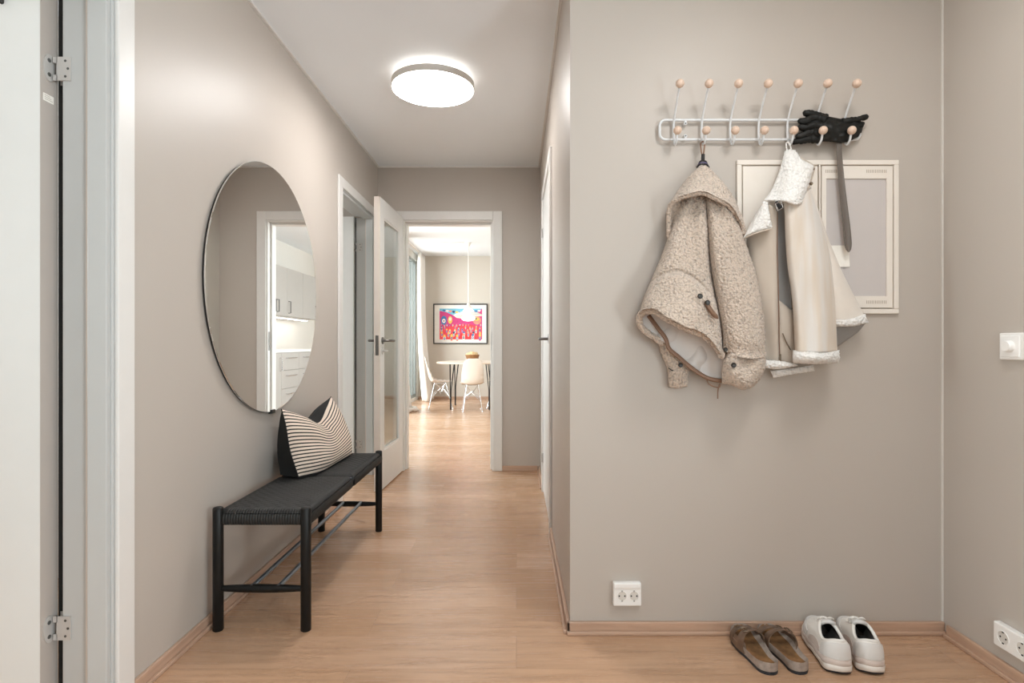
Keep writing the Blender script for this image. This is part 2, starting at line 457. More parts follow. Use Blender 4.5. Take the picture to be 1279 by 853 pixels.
m = MB().box(XDL-.1, XDL, YF+.12, WY[0], 0, HD).box(XDL-.1, XDL, WY[1], YD, 0, HD).box(XDL-.1, XDL, WY[0], WY[1], WZ[1], HD).box(XDL-.1, XDL, WY[0], WY[1], 0, WZ[0])
struct('wall_dining_left', m, 'wall_light')
m = MB().box(XO-.1, XO, YB, .2, 0, HC).box(XO-.1, XO, 1.9, 2.9, 0, HC).box(XO-.1, XO, 4.2, YF, 0, HC)
m.box(XO-.1, XO, .2, 1.9, 0, .8).box(XO-.1, XO, .2, 1.9, 2.1, HC).box(XO-.1, XO, 2.9, 4.2, 0, .8).box(XO-.1, XO, 2.9, 4.2, 2.1, HC)
struct('wall_side_rooms', m, 'wall_light')
struct('wall_partition', MB().box(XO, XL-WT, 2.4, 2.5, 0, HC), 'wall_light')

# windows: frames and panes
def window(name, y0, y1, z0, z1, x, posts, fw=.05):
    m = MB()
    m.box(x-.03, x+.03, y0, y1, z0, z0+fw).box(x-.03, x+.03, y0, y1, z1-fw, z1)
    for p in posts: m.box(x-.03, x+.03, p-fw/2, p+fw/2, z0+fw, z1-fw)
    w = struct(name, m, 'winframe', bevel=.003)
    for k, (a, b) in enumerate(zip(posts, posts[1:])):
        obj('pane', MB().box(x-.004, x+.004, a+fw/2, b-fw/2, z0+fw, z1-fw), 'glass', w)
window('window_1', WY[0], WY[1], WZ[0], WZ[1], XDL-.05, (5.03, 7.4, 9.86, 10.12))
window('window_2', .2, 1.9, .8, 2.1, XO-.05, (.225, 1.05, 1.875))
window('window_3', 2.9, 4.2, .8, 2.1, XO-.05, (2.925, 4.175))
window('added_window_right', -1.25, .15, .5, 2.15, XR+.05, (-1.225, -.55, .125))  # unseen window, added to let fill in towards the left wall
m = MB()
for x in (-.475, .2, .875): m.box(x-.025, x+.025, YB-.08, YB-.02, .3, 2.1)
m.box(-.5, .9, YB-.08, YB-.02, .25, .3).box(-.5, .9, YB-.08, YB-.02, 2.1, 2.15)
w4 = struct('added_window_behind', m, 'winframe', bevel=.003)  # unseen window, added as an opening for the frontal fill
for a, b in ((-.45, .175), (.225, .85)): obj('pane', MB().box(a, b, YB-.054, YB-.046, .3, 2.1), 'glass', w4)

# skirting boards with the little quarter strip at the foot
def skirt(name, x0, y0, x1, y1, nx, ny):
    m = MB(); h, t = .042, .012
    if y0 == y1:
        m.box(x0, x1, y0, y0+ny*t, 0, h); m.box(x0, x1, y0+ny*t, y0+ny*(t+.011), 0, .013)
    else:
        m.box(x0, x0+nx*t, y0, y1, 0, h); m.box(x0+nx*t, x0+nx*(t+.011), y0, y1, 0, .013)
    return struct(name, m, 'basex' if y0 == y1 else 'basey', bevel=.003)
skirt('baseboard_left', XL, D1[1]+.062, XL, D2[0]-.075, 1, 0)
skirt('baseboard_coats', XC-.012, YW, XR, YW, 0, -1)
skirt('baseboard_corridor_right', XC, YW-.012, XC, D3[0]-.062, -1, 0)
skirt('baseboard_corridor_end', XC, D3[1]+.062, XC, YF, -1, 0)
skirt('baseboard_right', XR, YB, XR, YW-.03, -1, 0)
skirt('baseboard_far', D4[1]+.068, YF, XC-.02, YF, 0, -1)
skirt('baseboard_dining', XDL, YD, XDR, YD, 0, -1)
# caulked edge strips under the ceiling and in the corner
m = MB().box(XL, XL+.012, 1.0, YF, HC-.009, HC).box(XC-.012, XC, YW, YF, HC-.009, HC).box(XL, XC, YF-.012, YF, HC-.009, HC)
struct('trim_ceiling', m, 'trim')
struct('trim_corner_right', MB().box(XR-.005, XR, YW-.005, YW, .042, HC), MAT['wall_light'])

# ------------------------------------------------------------------ door frames
def frame_left(name, y0, y1, near):
    """frame of an opening in the left wall; leaf hinged at its far side"""
    m = MB(); t = .012; cw = .062; e = .008
    m.box(XL, XL+t, y1-.004, y1+cw, 0, DH+.058, 0)                                # far casing
    m.box(XL, XL+t, y0-cw-.01, y0+.004, 0, DH+.058, 0)                            # near casing
    m.box(XL, XL+t, y0+.004, y1-.004, DH-.004, DH+.058, 0)                        # head casing
    f = struct(name, m, 'trim', bevel=.003)
    j = MB()
    j.box(XL-WT+.0055, XL, y1-.012, y1, 0, DH).box(XL-WT, XL, y0, y0+.012, 0, DH).box(XL-WT, XL, y0+.012, y1-.012, DH-.012, DH)
    j.box(XL-WT+.084, XL-.004, y1-.028, y1-.012, 0, DH).box(XL-WT+.062, XL-.004, y0+.012, y0+.028, 0, DH).box(XL-WT+.062, XL-.004, y0+.028, y1-.028, DH-.028, DH-.012)
    obj('jamb', j, 'jamb', f, bevel=.002)
    s = MB().box(XL-WT+.076, XL-WT+.085, y1-.022, y1-.012, 0, DH-.012)
    obj('seal_strip', s, 'leaf_edge', f)
    return f
f1 = frame_left('trim_1', *D1, True)
f2 = frame_left('trim_2', *D2, False)
obj('rubber_seal', MB().box(XL-WT-.0265, XL-WT-.0008, D1[1]+.0135, D1[1]+.021, 0, DH), 'seal', f1)
obj('rubber_seal', MB().box(XL-WT-.004, XL-WT+.005, D2[1]-.008, D2[1]-.001, 0, DH), 'screw', f2)

def hinge(parent, xe, ye, zc, yj, s=1):
    """lift-off hinge: rounded plate on the leaf's edge, barrel in the gap, plate on the jamb"""
    h = MB()
    poly = [(.022*math.cos(a)*(.9), .036*math.sin(a)) for a in [2*PI*k/20 for k in range(20)]]
    poly = [(max(-.021, x), y) for x, y in poly]
    h.prism(poly, (xe, ye, zc), (0, 1, 0), (0, 0, 1), (.004, 0, 0), 0)
    h.box(xe, xe+.0035, ye+.012, ye+.034, zc-.014, zc+.014, 0)
    for k in (-1, 1): h.lathe((xe+.004, ye-.003, zc+k*.019), [(.0055, 0), (.0055, .0008), (.003, .001)], 12, 1, 'x')
    h.tube([(xe+.011, ye+.036, zc-.033), (xe+.011, ye+.036, zc-.016)], .0068, 14)
    h.tube([(xe+.011, ye+.036, zc-.015), (xe+.011, ye+.036, zc+.015)], .0064, 14)
    h.tube([(xe+.011, ye+.036, zc+.016), (xe+.011, ye+.036, zc+.033)], .0068, 14)
    h.box(xe+.018, xe+.056, yj-.0155, yj-.0125, zc-.032, zc+.032, 0)
    h.box(xe+.008, xe+.020, yj-.0155, yj-.0125, zc+.016, zc+.032, 0); h.box(xe+.008, xe+.020, yj-.0155, yj-.0125, zc-.032, zc-.016, 0)
    for x, z in ((.042, .021), (.049, 0), (.042, -.021)): h.lathe((xe+x, yj-.0155, zc+z), [(.0035, 0), (.0035, -.0006)], 10, 1, 'y')
    return obj('hinge', h, ['hinge', 'screw'], parent, smooth=True)

def leaf_left(name, y1, gap=.026, edge='leaf_edge_grey'):
    """door leaf swung a quarter turn into the side room, hinged at the far jamb"""
    xe = XL-WT-gap; y0 = y1-.045
    m = MB().box(xe-.80, xe-.0015, y0, y1+.012, .008, DH-.012, 0)
    d = struct(name, m, 'leaf', bevel=.002)
    obj('edge_band', MB().box(xe-.0015, xe, y0, y1+.012, .008, DH-.012), edge, d)
    for z in (1.745, .232): hinge(d, xe, y0+.026, z, y1)
    return d, xe, y0
d1, xe1, ye1 = leaf_left('door_1', D1[1])
lb = MB().box(xe1, xe1+.0006, ye1+.008, ye1+.042, 1.652, 1.672, 0)
for k in range(3): lb.box(xe1+.0006, xe1+.0009, ye1+.012, ye1+.030+.004*k, 1.668-.005*k, 1.6668-.005*k, 1)
obj('sticker', lb, ['paper', 'slot'], d1, label='small white sticker')
hk = MB().tube([P(1.5, -8, ye1-.012), P(1.5, 2, ye1-.012)], .006, 12)
hk.sphere(P(1.5, 2, ye1-.012), .006, 12); hk.box(*(lambda p: (p.x-.004, p.x+.004, ye1-.012, ye1, p.z+.012, p.z+.022))(P(1.5, 2, ye1)))
obj('hook', hk, 'handleblk', d1, smooth=True)
d2, xe2, ye2 = leaf_left('door_2', D2[1], .006, 'leaf')

# door in the corridor's right wall, closed
m = MB().box(XC-.014, XC, D3[0]-.052, D3[0]+.012, 0, DH+.055).box(XC-.014, XC, D3[1]-.012, D3[1]+.052, 0, DH+.055).box(XC-.014, XC, D3[0]+.012, D3[1]-.012, DH-.008, DH+.055)
f3 = struct('trim_3', m, 'trim', bevel=.003)
d3 = struct('door_3', MB().box(XC-.004, XC+.04, D3[0]+.014, D3[1]-.014, .008, DH-.01), 'leaf', bevel=.002)
for z in (1.75, .235):
    h = MB().tube([(XC-.012, D3[1]-.013, z-.03), (XC-.012, D3[1]-.013, z+.03)], .007, 12).box(XC-.007, XC-.004, D3[1]-.05, D3[1]-.016, z-.03, z+.03)
    obj('hinge', h, 'hinge', d3, smooth=True)
h = MB().lathe((XC-.004, D3[0]+.07, 1.03), [(.026, 0), (.026, -.008), (.012, -.011)], 20, 0, 'x')
h.tube([(XC-.004, D3[0]+.07, 1.03), (XC-.05, D3[0]+.07, 1.03), (XC-.054, D3[0]+.075, 1.03), (XC-.054, D3[0]+.19, 1.03)], .008, 10)
obj('handle', h, 'steel_dark', d3, smooth=True)

# frame of the dining doorway
m = MB(); t = .014
m.box(D4[1]-.004, D4[1]+.068, YF-t, YF, 0, DH+.065).box(D4[0]-.068, D4[0]+.004, YF-t, YF, 0, DH+.065).box(D4[0]+.004, D4[1]-.004, YF-t, YF, DH-.004, DH+.065)
f4 = struct('trim_4', m, 'trim', bevel=.003)
j = MB().box(D4[1]-.014, D4[1], YF, YF+.12, 0, DH).box(D4[0], D4[0]+.014, YF, YF+.12, 0, DH).box(D4[0]+.014, D4[1]-.014, YF, YF+.12, DH-.014, DH)
j.box(D4[1]-.028, D4[1]-.014, YF+.05, YF+.12, 0, DH).box(D4[0]+.014, D4[0]+.028, YF+.05, YF+.12, 0, DH).box(D4[0]+.028, D4[1]-.028, YF+.05, YF+.12, DH-.03, DH-.014)
obj('jamb', j, 'trim', f4, bevel=.002)
obj('strike_plate', MB().box(D4[1]-.0155, D4[1]-.014, YF+.012, YF+.036, .95, 1.1), 'steel_dark', f4)
m = MB().box(D4[1]+.004, D4[1]+.068, YF+.12, YF+.132, 0, DH+.06).box(D4[0]-.068, D4[0]-.004, YF+.12, YF+.132, 0, DH+.06)
obj('rear_casing', m, 'trim', f4)

# glazed door leaf, swung open into the hall
HX, HY = D4[0]-.012, YF-.025                  # hinge corner
LW = .64; ang = math.radians(2.2)
t5 = bpy.data.objects.new('door_4', None)
def leafpt(a, b, z):                          # a along the leaf from hinge, b through its thickness
    c, s_ = math.cos(ang), math.sin(ang)
    return Vector((HX-a*s_+b*c, HY-a*c-b*s_, z))
def lbox(m, a0, a1, b0, b1, z0, z1, mi=0):
    vs = [leafpt(a, b, z) for z in (z0, z1) for b in (b0, b1) for a in (a0, a1)]
    m.add(vs, [(0, 2, 3, 1), (4, 5, 7, 6), (0, 1, 5, 4), (2, 6, 7, 3), (0, 4, 6, 2), (1, 3, 7, 5)], mi); return m
m = MB(); TH = .042; ST = .105
lbox(m, 0, ST, -TH/2, TH/2, .01, DH+.01); lbox(m, LW-ST, LW-.0015, -TH/2, TH/2, .01, DH+.01)
lbox(m, ST, LW-ST, -TH/2, TH/2, DH-.115, DH+.01); lbox(m, ST, LW-ST, -TH/2, TH/2, .01, .27)
d4 = struct('door_4', m, 'leaf', bevel=.002)
m = MB()                                       # glazing beads
for s_ in (-1, 1):
    b0, b1 = (TH/2-.016, TH/2-.004) if s_ > 0 else (-TH/2+.004, -TH/2+.016)
    lbox(m, ST, ST+.012, b0, b1, .27, DH-.115); lbox(m, LW-ST-.012, LW-ST, b0, b1, .27, DH-.115)
    lbox(m, ST, LW-ST, b0, b1, .27, .282); lbox(m, ST, LW-ST, b0, b1, DH-.127, DH-.115)
obj('glazing_bead', m, 'trim', d4)
obj('glass_pane', lbox(lbox(MB(), ST, LW-ST, -.010, -.006, .27, DH-.115), ST, LW-ST, .006, .010, .27, DH-.115), 'glass', d4)
obj('edge_band', lbox(MB(), LW-.0015, LW, -TH/2, TH/2, .01, DH+.01), 'leaf_edge', d4)
lp = MB(); lbox(lp, LW, LW+.0015, -.011, .011, .925, 1.06); lbox(lp, LW+.0015, LW+.008, -.006, .006, .985, 1.0)
obj('lock_plate', lp, 'steel_dark', d4, bevel=.001)
def lever(side, z, full=True):
    m = MB(); b = side*TH/2
    m.tube([leafpt(LW-.055, b, z), leafpt(LW-.055, b+side*.007, z)], .024, 18)
    if full:
        m.tube([leafpt(LW-.055, b, z), leafpt(LW-.055, b+side*.045, z), leafpt(LW-.06, b+side*.052, z), leafpt(LW-.17, b+side*.052, z)], .0085, 10)
    else:
        m.tube([leafpt(LW-.055, b, z), leafpt(LW-.055, b+side*.03, z)], .007, 10); m.tube([leafpt(LW-.045, b+side*.03, z), leafpt(LW-.075, b+side*.03, z)], .006, 8)
    return m
obj('lever_handle', lever(1, 1.025), 'steel_dark', d4, smooth=True)
obj('lever_handle', lever(-1, 1.025), 'steel_dark', d4, smooth=True)
obj('thumb_turn', lever(1, .955, False), 'steel', d4, smooth=True)

# ------------------------------------------------------------------ ceiling lamps
MAT['lamp_on'] = emit('lit_opal_diffuser', (1, .975, .95, 1), 38)
MAT['lamp_ring'] = emit('lit_side_ring', (1, .95, .88, 1), 9)
MAT['lamp_rim'] = simple('lamp_rim_grey', srgb(206, 200, 194), .5)
def ceiling_lamp(x, y, label, on='lamp_on'):
    t = thing('ceiling_lamp', label, 'lamp', (x, y, HC-.075), 0, 'round ceiling lamps of the hall')
    R = .215
    obj('diffuser', MB().lathe((x, y, HC-.072), [(.001, -.012), (R*.6, -.011), (R*.9, -.006), (R-.004, 0), (R-.004, .004)], 64), on, t, smooth=True)
    obj('rim', MB().lathe((x, y, HC-.072), [(R-.004, 0), (R, .002), (R, .032), (R-.006, .034), (R-.04, .034)], 64, cap=True), 'lamp_rim', t, smooth=True)
    obj('light_ring', MB().lathe((x, y, HC-.048), [(.145, 0), (.145, .022)], 48), 'lamp_ring', t)
    obj('mount', MB().lathe((x, y, HC-.03), [(.13, 0), (.13, .03)], 48), 'lamp_rim', t)
    return t
LZ = HC-.084-1.0
yl = LZ*F/(CY-115); xl = (541-CX)*yl/F
ceiling_lamp(xl, yl, 'round white lit ceiling lamp in the corridor')

# ------------------------------------------------------------------ mirror
MY, MZ, MR = 2.485, 1.243, .541
t = thing('mirror', 'round frameless wall mirror with black edge above the bench', 'mirror', (XL, MY, MZ-MR))
obj('backing', MB().lathe((XL, MY, MZ), [(MR-.012, .003), (MR-.003, .004), (MR-.002, .010)], 128, 0, 'x'), 'mirrorback', t, smooth=True)
obj('glass', MB().lathe((XL+.010, MY, MZ), [(MR-.001, 0), (MR, .001), (MR, .0035), (MR-.002, .005)], 128, 0, 'x'), 'mirror', t)
cz = MZ-MR
obj('clip', MB().box(XL+.002, XL+.020, MY-.018, MY+.018, cz-.008, cz+.009), 'mirrorback', t, bevel=.002)

# ------------------------------------------------------------------ bench
BY0, BY1 = 1.961, 3.0; BX0, BX1 = -1.0435, -.7365; BZ = .425
t = thing('bench', 'long black wooden bench with woven cord seat under the round mirror', 'bench', ((BX0+BX1)/2, (BY0+BY1)/2, 0))
LR = .0178
for y in (BY0, BY1):
    for x in (BX0, BX1):
        obj('leg', MB().lathe((x, y, 0), [(LR-.002, 0), (LR, .003), (LR, .3), (LR, BZ), (LR-.002, BZ+.004), (LR-.007, BZ+.006)], 20), 'black', t, smooth=True)
    n = 16; pts = [Vector((lerp(BX0, BX1, k/n), y, .146)) for k in range(n+1)]
    obj('stretcher', MB().tube(pts, [.008+.0065*math.sin(PI*k/n)**.7 for k in range(n+1)], 12), 'black', t, smooth=True)
for x in (-.925, -.832):
    obj('shelf_rod', MB().tube([(x, BY0-.004, .152), (x, BY1+.004, .152)], .0085, 12), 'rod', t, smooth=True)
YM = (BY0+BY1)/2
def seat(y0, y1):
    """cord wound over the rails: basket weave on top, wrapped cords round the edges"""
    x0, x1 = BX0-.004, BX1+.012; zt = BZ-.006; th = .05; c = .0095
    nx = int((x1-x0)/c*3); ny = int((y1-y0)/c*3); G = []
    for j in range(ny+1):
        y = lerp(y0, y1, j/ny); row = []
        for i in range(nx+1):
            x = lerp(x0, x1, i/nx)
            ex = min(x-x0, x1-x); ey = min(y-y0, y1-y); e = min(ex, ey)
            drop = -.012*max(0, 1-e/.018)**2
            a, b = int((x-x0)/(2*c)), int((y-y0)/(2*c))
            fx, fy = ((x-x0)/c) % 1, ((y-y0)/c) % 1
            wv = math.sin(PI*fx) if (a+b) % 2 else math.sin(PI*fy)
            if ex < .03: wv = math.sin(PI*fy)
            elif ey < .03: wv = math.sin(PI*fx)
            row.append((x, y, zt+drop+.0028*wv))
        G.append(row)
    m = MB(); m.grid(G)
    def side(pts_fn, L):
        n = int(L/c*4); H = []
        for i in range(n+1):
            s_ = i/n; bulge = .002*abs(math.sin(PI*(s_*L)/c))
            H.append([pts_fn(s_, q, bulge) for q in (0, .15, .4, .7, .9, 1)])
        m.grid(H)
    zz = lambda q: zt-.012-q*(th-.012)
    rb = lambda q: .005*math.sin(PI*q)
    side(lambda s_, q, b: (x1+b+rb(q), lerp(y0, y1, s_), zz(q)), y1-y0)
    side(lambda s_, q, b: (x0-b-rb(q), lerp(y0, y1, s_), zz(q)), y1-y0)
    side(lambda s_, q, b: (lerp(x0, x1, s_), y0-b-rb(q), zz(q)), x1-x0)
    side(lambda s_, q, b: (lerp(x0, x1, s_), y1+b+rb(q), zz(q)), x1-x0)
    m.add([(x0, y0, zt-th), (x1, y0, zt-th), (x1, y1, zt-th), (x0, y1, zt-th)], [(0, 1, 2, 3)])
    return obj('woven_seat', m, 'weave', t, smooth=True)
seat(BY0-.002, YM-.014); seat(YM+.014, BY1+.002)
obj('cross_rail', MB().box(BX0, BX1+.006, YM-.013, YM+.013, BZ-.05, BZ-.016), 'rod', t, bevel=.003)
obj('side_rail', MB().box(BX1-.01, BX1+.005, BY0, BY1, BZ-.045, BZ-.03), 'black', t)

# cushion leaning on the wall
def cushion():
    t = thing('cushion', 'black and cream striped cushion leaning on the wall on the bench', 'cushion', (-.93, 2.65, BZ+.005))
    BL, BR = P(373.5, 596.5, 2.40), P(440, 567, 2.905)
    TL, TR = P(352, 511, 2.40), P(413.5, 495.5, 2.97)
    V = P(397, 530, 2.70)
    top = [TL, TL.lerp(V, .5)+Vector((0, 0, .006)), V.lerp(TL, .06), V.lerp(TR, .06), V.lerp(TR, .55)+Vector((.004, 0, 0)), TR]
    left = [TL, P(357, 530, 2.39), P(362, 560, 2.385), BL]
    right = [TR, P(428, 524, 2.98), P(436.5, 548, 2.95), BR]
    bot = [BL, P(394, 592, 2.50), P(419, 579, 2.72), BR]
    nu, nv = 72, 56
    G = coons(top, bot, left, right, nu, nv)
    nrm = Vector((.92, -.18, .34)).normalized()
    def prf(u, v): return (max(0, 1-abs(2*u-1)**2.4)*max(0, 1-abs(2*v-1)**2.4))**.5
    fr, uv = [], []
    for j, r in enumerate(G):
        a = []
        for i, p in enumerate(r):
            u, v = i/nu, j/nv; q = prf(u, v)
            cre = .030*math.exp(-((u-.58-.22*v)/.07)**2)*math.exp(-(v/.30)**2)*q
            a.append(p+nrm*(.050*q-cre+.004*q*noise.noise(Vector((u*5, v*5, 1))))); uv.append((u, 1-v))
        fr.append(a)
    m = MB(); m.grid(fr)
    obj('striped_front', m, 'stripe', t, uv=uv, smooth='all')
    BLb, BRb = P(350, 593, 2.44), Vector((-1.0, 2.96, .437))
    Vb = P(385, 522, 2.66)
    B = coons([TL, TL.lerp(Vb, .5), Vb, Vb.lerp(TR, .5)+Vector((-.006, 0, 0)), TR], [BLb, BLb.lerp(BRb, .5), BRb], [TL, P(350, 530, 2.45), P(347.5, 560, 2.47), BLb], [TR, TR.lerp(BRb, .5)+Vector((-.02, .02, 0)), BRb], nu, nv)
    bk = [[Vector((max(XL+.006, p.x-.035*prf(i/nu, j/nv)), p.y, p.z)) for i, p in enumerate(r)] for j, r in enumerate(B)]
    m = MB(); m.grid(bk, flip=True)
    for A, Bq in ((fr[0], bk[0]), (fr[-1], bk[-1]), ([r[0] for r in fr], [r[0] for r in bk]), ([r[-1] for r in fr], [r[-1] for r in bk])):
        m.grid([[a.lerp(b, k/6)+Vector((0, 0, .0))+nrm*0 for a, b in zip(A, Bq)] for k in range(7)])
    obj('black_back', m, 'blackcloth', t, smooth='all', label='plain black back of the cushion')
    e = [fr[0][i] for i in range(nu)]+[fr[j][nu] for j in range(nv)]+[fr[nv][i] for i in range(nu, 0, -1)]+[fr[j][0] for j in range(nv, 0, -1)]
    obj('seam', MB().tube([p-nrm*.002 for p in e], .0028, 6, closed=True), 'blackcloth', t, smooth='all')
cushion()

# ------------------------------------------------------------------ sockets and switch
def schuko(m, c, ax, ay, n, r=.0195):
    """round recess with two holes and side contacts on a face with axes ax, ay and normal n"""
    c, ax, ay, n = Vector(c), Vector(ax), Vector(ay), Vector(n)
    circ = lambda rr, k=24: [(rr*math.cos(2*PI*i/k), rr*math.sin(2*PI*i/k)) for i in range(k)]
    m.prism(circ(r), c, ax, ay, n*.0008, 1)
    ring = [c+ax*x+ay*y+n*.001 for x, y in circ(r)]
    m.tube(ring, .0013, 6, 0, closed=True)
    for s_ in (-1, 1):
        m.prism(circ(.0028, 10), c+ax*(.0095*s_)+n*.0008, ax, ay, n*.0006, 2)
        m.prism([(-.003, -.002), (.003, -.002), (.003, .002), (-.003, .002)], c+ay*(.0165*s_)+n*.0008, ax, ay, n*.0012, 2)
t = thing('power_socket', 'small white double socket low on the wall below the coats', 'socket', (P(783, 755, YW).x, YW, P(783, 755, YW).z))
a, b = P(766, 728, YW-.02), P(801, 757, YW-.02)
obj('housing', MB().box(a.x, b.x, YW-.022, YW, b.z, a.z), 'plastic', t, bevel=.004)
obj('cap_strip', MB().box(a.x+.002, b.x-.002, YW-.026, YW-.021, a.z-.018, a.z-.001), 'plastic', t, bevel=.003)
for px in (777, 792):
    q = P(px, 744.5, YW-.023); m = MB(); schuko(m, (q.x, YW-.0218, q.z), (1, 0, 0), (0, 0, 1), (0, -1, 0), .0165)
    obj('outlet', m, ['plastic', 'recess', 'pin'], t)
t = thing('power_socket', 'white double socket low on the right wall near the floor', 'socket', (XR, 1.65, .085))
obj('housing', MB().box(XR-.022, XR, 1.56, 1.712, .086, .158), 'plastic', t, bevel=.004)
for y in (1.676, 1.612):
    m = MB(); schuko(m, (XR-.0218, y, .122), (0, -1, 0), (0, 0, 1), (-1, 0, 0), .0195)
    obj('outlet', m, ['plastic', 'recess', 'pin'], t)
t = thing('dimmer_switch', 'white rotary dimmer switch on the right wall', 'switch', (XR, 1.66, .955))
obj('frame', MB().box(XR-.011, XR, 1.55, 1.703, .954, 1.034), 'plastic', t, bevel=.003)
obj('cover', MB().box(XR-.014, XR-.010, 1.632, 1.697, .962, 1.026), 'plastic', t, bevel=.002)
obj('knob', MB().lathe((XR-.013, 1.662, .994), [(.017, 0), (.0165, -.013), (.014, -.016)], 28, 0, 'x'), 'plastic', t, smooth=True)
obj('rocker', MB().box(XR-.016, XR-.010, 1.558, 1.618, .964, 1.024), 'plastic', t, bevel=.003)

# ------------------------------------------------------------------ fuse cabinet
t = thing('fuse_cabinet', 'cream flush wall cabinet behind the hanging jackets', 'cabinet', (P(1020, 392, YW).x, YW, P(1020, 392, YW).z))
def q2(x0, y0, x1, y1, d0, d1, m, mi=0):
    a, b = P(x0, y0, YW), P(x1, y1, YW); m.box(a.x, b.x, YW-d1, YW-d0, b.z, a.z, mi); return m
m = MB()
q2(919, 201, 1120, 207, 0, .012, m); q2(919, 386, 1120, 392, 0, .012, m); q2(919, 207, 925, 386, 0, .012, m); q2(1114, 207, 1120, 386, 0, .012, m); q2(1021, 207, 1023, 386, 0, .012, m)
obj('frame', m, 'cab', t, bevel=.002)
obj('backing', q2(920, 202, 1119, 391, .0005, .002, MB()), 'slot', t)
obj('door', q2(926.5, 208.5, 1019.5, 384.5, .001, .010, MB()), 'cab', t, bevel=.002)
m = MB()
q2(1024.5, 208.5, 1112.5, 224, .001, .010, m); q2(1024.5, 370, 1112.5, 384.5, .001, .010, m); q2(1024.5, 224, 1030, 370, .001, .010, m); q2(1105, 224, 1112.5, 370, .001, .010, m)
d = obj('door', m, 'cab', t)
obj('window_panel', q2(1029, 223, 1106, 371, .0005, .005, MB()), 'cabglass', d, label='grey frosted window panel')
for (x0, x1, y0, y1) in ((1029, 1051, 213, 217), (1080, 1106, 213, 217), (1080, 1106, 375.5, 379.5)):
    m = MB(); n = 12
    for k in range(n):
        x = lerp(x0, x1, k/n); q2(x, y0, x+.9, y1, .0095, .0104, m)
    obj('vent_slot', m, 'slot', d)
t = thing('note', 'small white paper note on the grey cabinet window', 'note', P(1046, 333, YW-.006))
m = MB(); a, b = P(1030, 306.5, YW-.0055), P(1060.7, 333.5, YW-.0055); N = 8
m.grid([[(lerp(a.x, b.x, i/N), YW-.0055-.004*(j/N)**2, lerp(a.z, b.z, j/N)) for i in range(N+1)] for j in range(N+1)])
m.grid([[(lerp(a.x, b.x, i/N), YW-.0050-.004*(j/N)**2, lerp(a.z, b.z, j/N)) for i in range(N+1)] for j in range(N+1)], flip=True)
obj('sheet', m, 'paper', t)

# ------------------------------------------------------------------ coat rack
t = thing('coat_rack', 'white wire coat rack with wooden ball knobs on the wall', 'coat rack', P(950, 187, YW))
RX = [P(x, 150, YW-.016).x for x in (841.5, 876.5, 912, 947.5, 983.5, 1019, 1054)]
zt, zb = P(0, 150, YW-.016).z, P(0, 174.5, YW-.016).z
def wire_round(x0, x1, z0, z1, y, r, k=6):
    p = []
    for cx, cz, a0 in ((x1-r, z1-r, 0), (x0+r, z1-r, PI/2), (x0+r, z0+r, PI), (x1-r, z0+r, 1.5*PI)):
        p += [(cx+r*math.cos(a0+PI/2*i/k), y, cz+r*math.sin(a0+PI/2*i/k)) for i in range(k+1)]
    return p
xl0, xr0 = P(824, 150, YW-.016).x, P(1074, 150, YW-.016).x
obj('rail', MB().tube(wire_round(xl0, xr0, zb, zt, YW-.016, .02), .0047, 10, closed=True), 'rackwire', t, smooth=True)
for px in (856, 1062):
    for py, zr in ((154.5, zt), (170, zb)):
        c = P(px, py, YW-.016)
        m = MB().box(c.x-.0035, c.x+.0035, YW-.019, YW-.013, min(c.z, zr), max(c.z, zr))
        m.lathe((c.x, YW-.001, c.z), [(.0062, 0), (.0062, -.016), (.0045, -.0185)], 14, 0, 'y')
        b = obj('wall_bracket', m, 'rackwire', t, smooth=True)
        obj('screw', MB().lathe((c.x, YW-.0195, c.z), [(.0028, 0), (.0028, -.001)], 10, 0, 'y'), 'screw', b)
uz, lz = 1.863, 1.7185
for k, x in enumerate(RX):
    y0 = YW-.022
    pts = [(x, YW-.088, uz), (x, y0-.006, zt+.012), (x, y0, zt+.002), (x, y0, zb-.008), (x, y0-.003, zb-.017), (x, y0-.014, zb-.024), (x, y0-.024, zb-.019), (x, YW-.060, lz)]
    h = obj('hook', MB().tube(cr(pts, 48), .0037, 8), 'rackwire', t, smooth=True)
    obj('knob', MB().sphere((x, YW-.090, uz), .0143, 20), 'beech', h, smooth='all')
    obj('knob', MB().sphere((x, YW-.062, lz), .0141, 20), 'beech', h, smooth='all')

# ------------------------------------------------------------------ teddy jacket
t = thing('teddy_jacket', 'beige teddy fleece hooded jacket hanging left on the coat rack', 'jacket', P(878, 487, YW))
FZ, FS = .0046, 135
seam = [(812, 352), (830, 341), (850, 338), (864, 345), (876, 355), (884, 364), (893, 372), (905, 386)]
def polyy(pl, x):
    if x <= pl[0][0]: return pl[0][1]
    for (x0, y0), (x1, y1) in zip(pl, pl[1:]):
        if x <= x1: return lerp(y0, y1, (x-x0)/(x1-x0))
    return pl[-1][1]
def body_fold(u, v, x, y):
    ph = math.atan2(x-877, max(8, y-200))
    f = .015*math.sin(ph*17+1.0)*sstep((y-232)/40)*(1-sstep((y-320)/40))
    dy = y-polyy(seam, x)
    f += .020*sstep(dy/6)-.009*math.exp(-(dy/2.6)**2)
    f += .010*noise.noise(Vector((x*.03, y*.022, 3)))
    f -= .012*math.exp(-((x-(880+.12*(y-380)))/14)**2)*sstep((y-385)/20)
    return f
